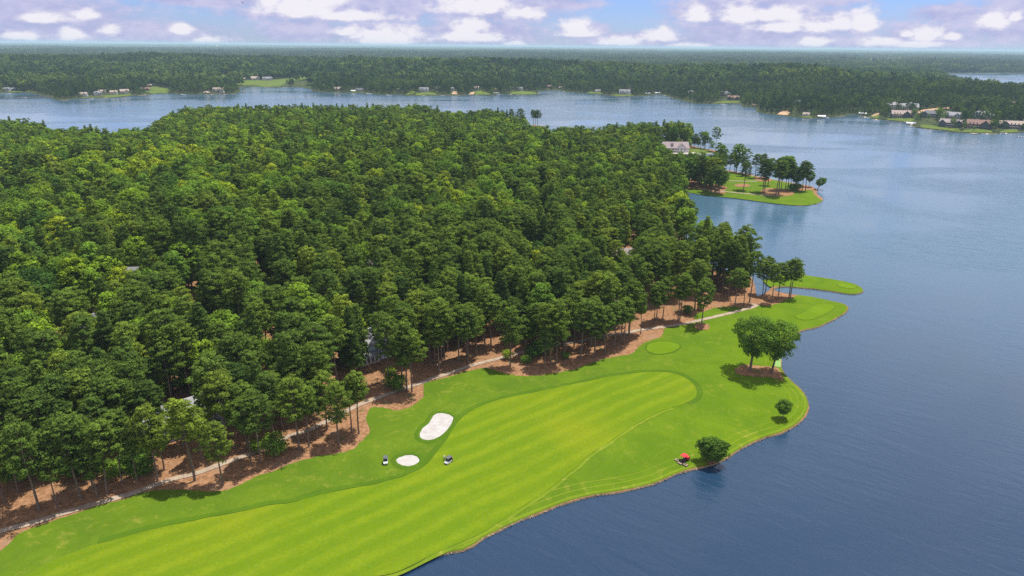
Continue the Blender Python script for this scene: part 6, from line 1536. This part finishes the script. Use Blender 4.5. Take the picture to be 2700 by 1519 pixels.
g = ground(*cf([(2108, 470)])[0]); person('player in a pink shirt standing behind the right side of the cart', g, heading(cf, (2108, 470), (2010, 500)), pink, khaki, pink, hang)
# mower
g = ground(*B2([(545, 1010)])[0]); mh = heading(B2, (640, 930), (440, 1040))
t = thing('mower', 'red wide area mower with tan decks left of the dark round tree', 'mower', tuple(g), mh)
mb = MB(); mb.box((-.1, 0, .62), (2.5, .9, .25)); mb.box((.5, 0, .8), (.9, .8, .12)); mb.build('chassis', M_steel, t)
MB().prism([(-1.95, .62), (-.72, .62), (-.72, 1.32), (-1.65, 1.24), (-1.95, 1.0)], -.66, .66).build('hood', M_red, t)
mb = MB(); mb.box((-.1, 0, .95), (.5, .5, .14)); mb.box((-.36, 0, 1.25), (.12, .5, .55)); mb.build('seat', M_black, t)
mb = MB(); 
for sx in (-.62, .55):
    for sy in (-.5, .5): mb.tube((sx, sy, .8), (sx * .9, sy, 2.12), .03, n=5)
mb.build('posts', M_steel, t); MB().box((-.05, 0, 2.16), (1.9, 1.6, .10), taper=.88).build('canopy', M_red, t)
for sx, sy, r in ((.85, -.7, .42), (.85, .7, .42), (-1.3, -.65, .34), (-1.3, .65, .34)): wheel(t, (sx, sy, r), r, .3)
mb = MB(); mb.tube((.42, 0, 1.0), (.30, 0, 1.28), .03, n=5); mb.tube((.3, -.17, 1.28), (.3, .17, 1.28), .03, n=5); mb.build('steering_wheel', M_black, t)
for dx, dy in ((1.55, 0), (1.05, 1.45), (1.05, -1.45)):
    d_ = MB().prism([(-.5, .16), (.5, .16), (.45, .32), (.1, .38), (-.45, .33)], -.6, .6).build('cutting_deck', M_deckpan, t); d_.location = (dx, dy, 0)
    mb = MB(); mb.box((0, 0, .14), (1.15, 1.34, .1)); mb.build('skirt', M_black, d_); MB().box((0, 0, .46), (.3, .3, .14)).build('motor', M_steel, d_)
    for sy in (-.5, .5): wheel(d_, (.72, sy, .12), .12, .09)
for sy in (-1, 1): MB().tube((.7, sy * .35, .6), (1.3, sy * 1.4, .45), .06, n=5).build('lift_arm', M_steel, t)
o = person('mower driver in a pale shirt sitting under the red canopy', (g[0] - .12 * math.cos(mh), g[1] - .12 * math.sin(mh), g[2] + .52), mh, plain('pale_cloth', (.45, .50, .55), .8), khaki, M_hair, (((.15, .24, 1.15), (.36, .12, 1.08)), ((.15, .24, 1.15), (.36, .12, 1.08))), True)
# bird
az_b, el_b = azel(640, 7); L = 170.0
t = thing('bird', 'small dark bird gliding high in the sky at left', 'bird', (math.sin(R(az_b)) * L, math.cos(R(az_b)) * L, CAM_H + math.tan(R(el_b)) * L), .3)
me = MB().ball((0, 0, 0), (.22, .06, .06), 8, 6); o = me.build('body', M_black, t, True)
mb = MB(); mb.add([(.08, .04, 0), (-.08, .04, 0), (-.06, .38, .07), (.04, .4, .08), (-.1, .62, .02), (.08, .04, .02), (-.08, .04, .02), (-.06, .38, .085), (.04, .4, .095), (-.1, .62, .03)], [(0, 1, 2, 3), (3, 2, 4), (8, 7, 6, 5), (9, 7, 8), (0, 3, 8, 5), (3, 4, 9, 8), (4, 2, 7, 9), (2, 1, 6, 7)])
w_ = mb.build('wing', M_black, t); w2 = link('wing', w_.data, t); w2.scale = (1, -1, 1)
HAZE, HAZE_TOP = 5.6e-5, 136.0
# ------------------------------------------------------------------ haze
M_haze, t = new_mat('haze_air')
vol = t.n('ShaderNodeVolumePrincipled'); vol.inputs['Color'].default_value = (0.58, 0.80, 0.95, 1); vol.inputs['Density'].default_value = HAZE; vol.inputs['Anisotropy'].default_value = 0.0
t.nt.links.new(vol.outputs[0], t.n('ShaderNodeOutputMaterial').inputs['Volume'])
mb = MB(); mb.box((0, 31000, (HAZE_TOP - 5) / 2), (142000, 66000, HAZE_TOP + 5))
tag(mb.build('haze', M_haze), 'pale blue air that fades the distant woods', 'haze', kind='stuff')
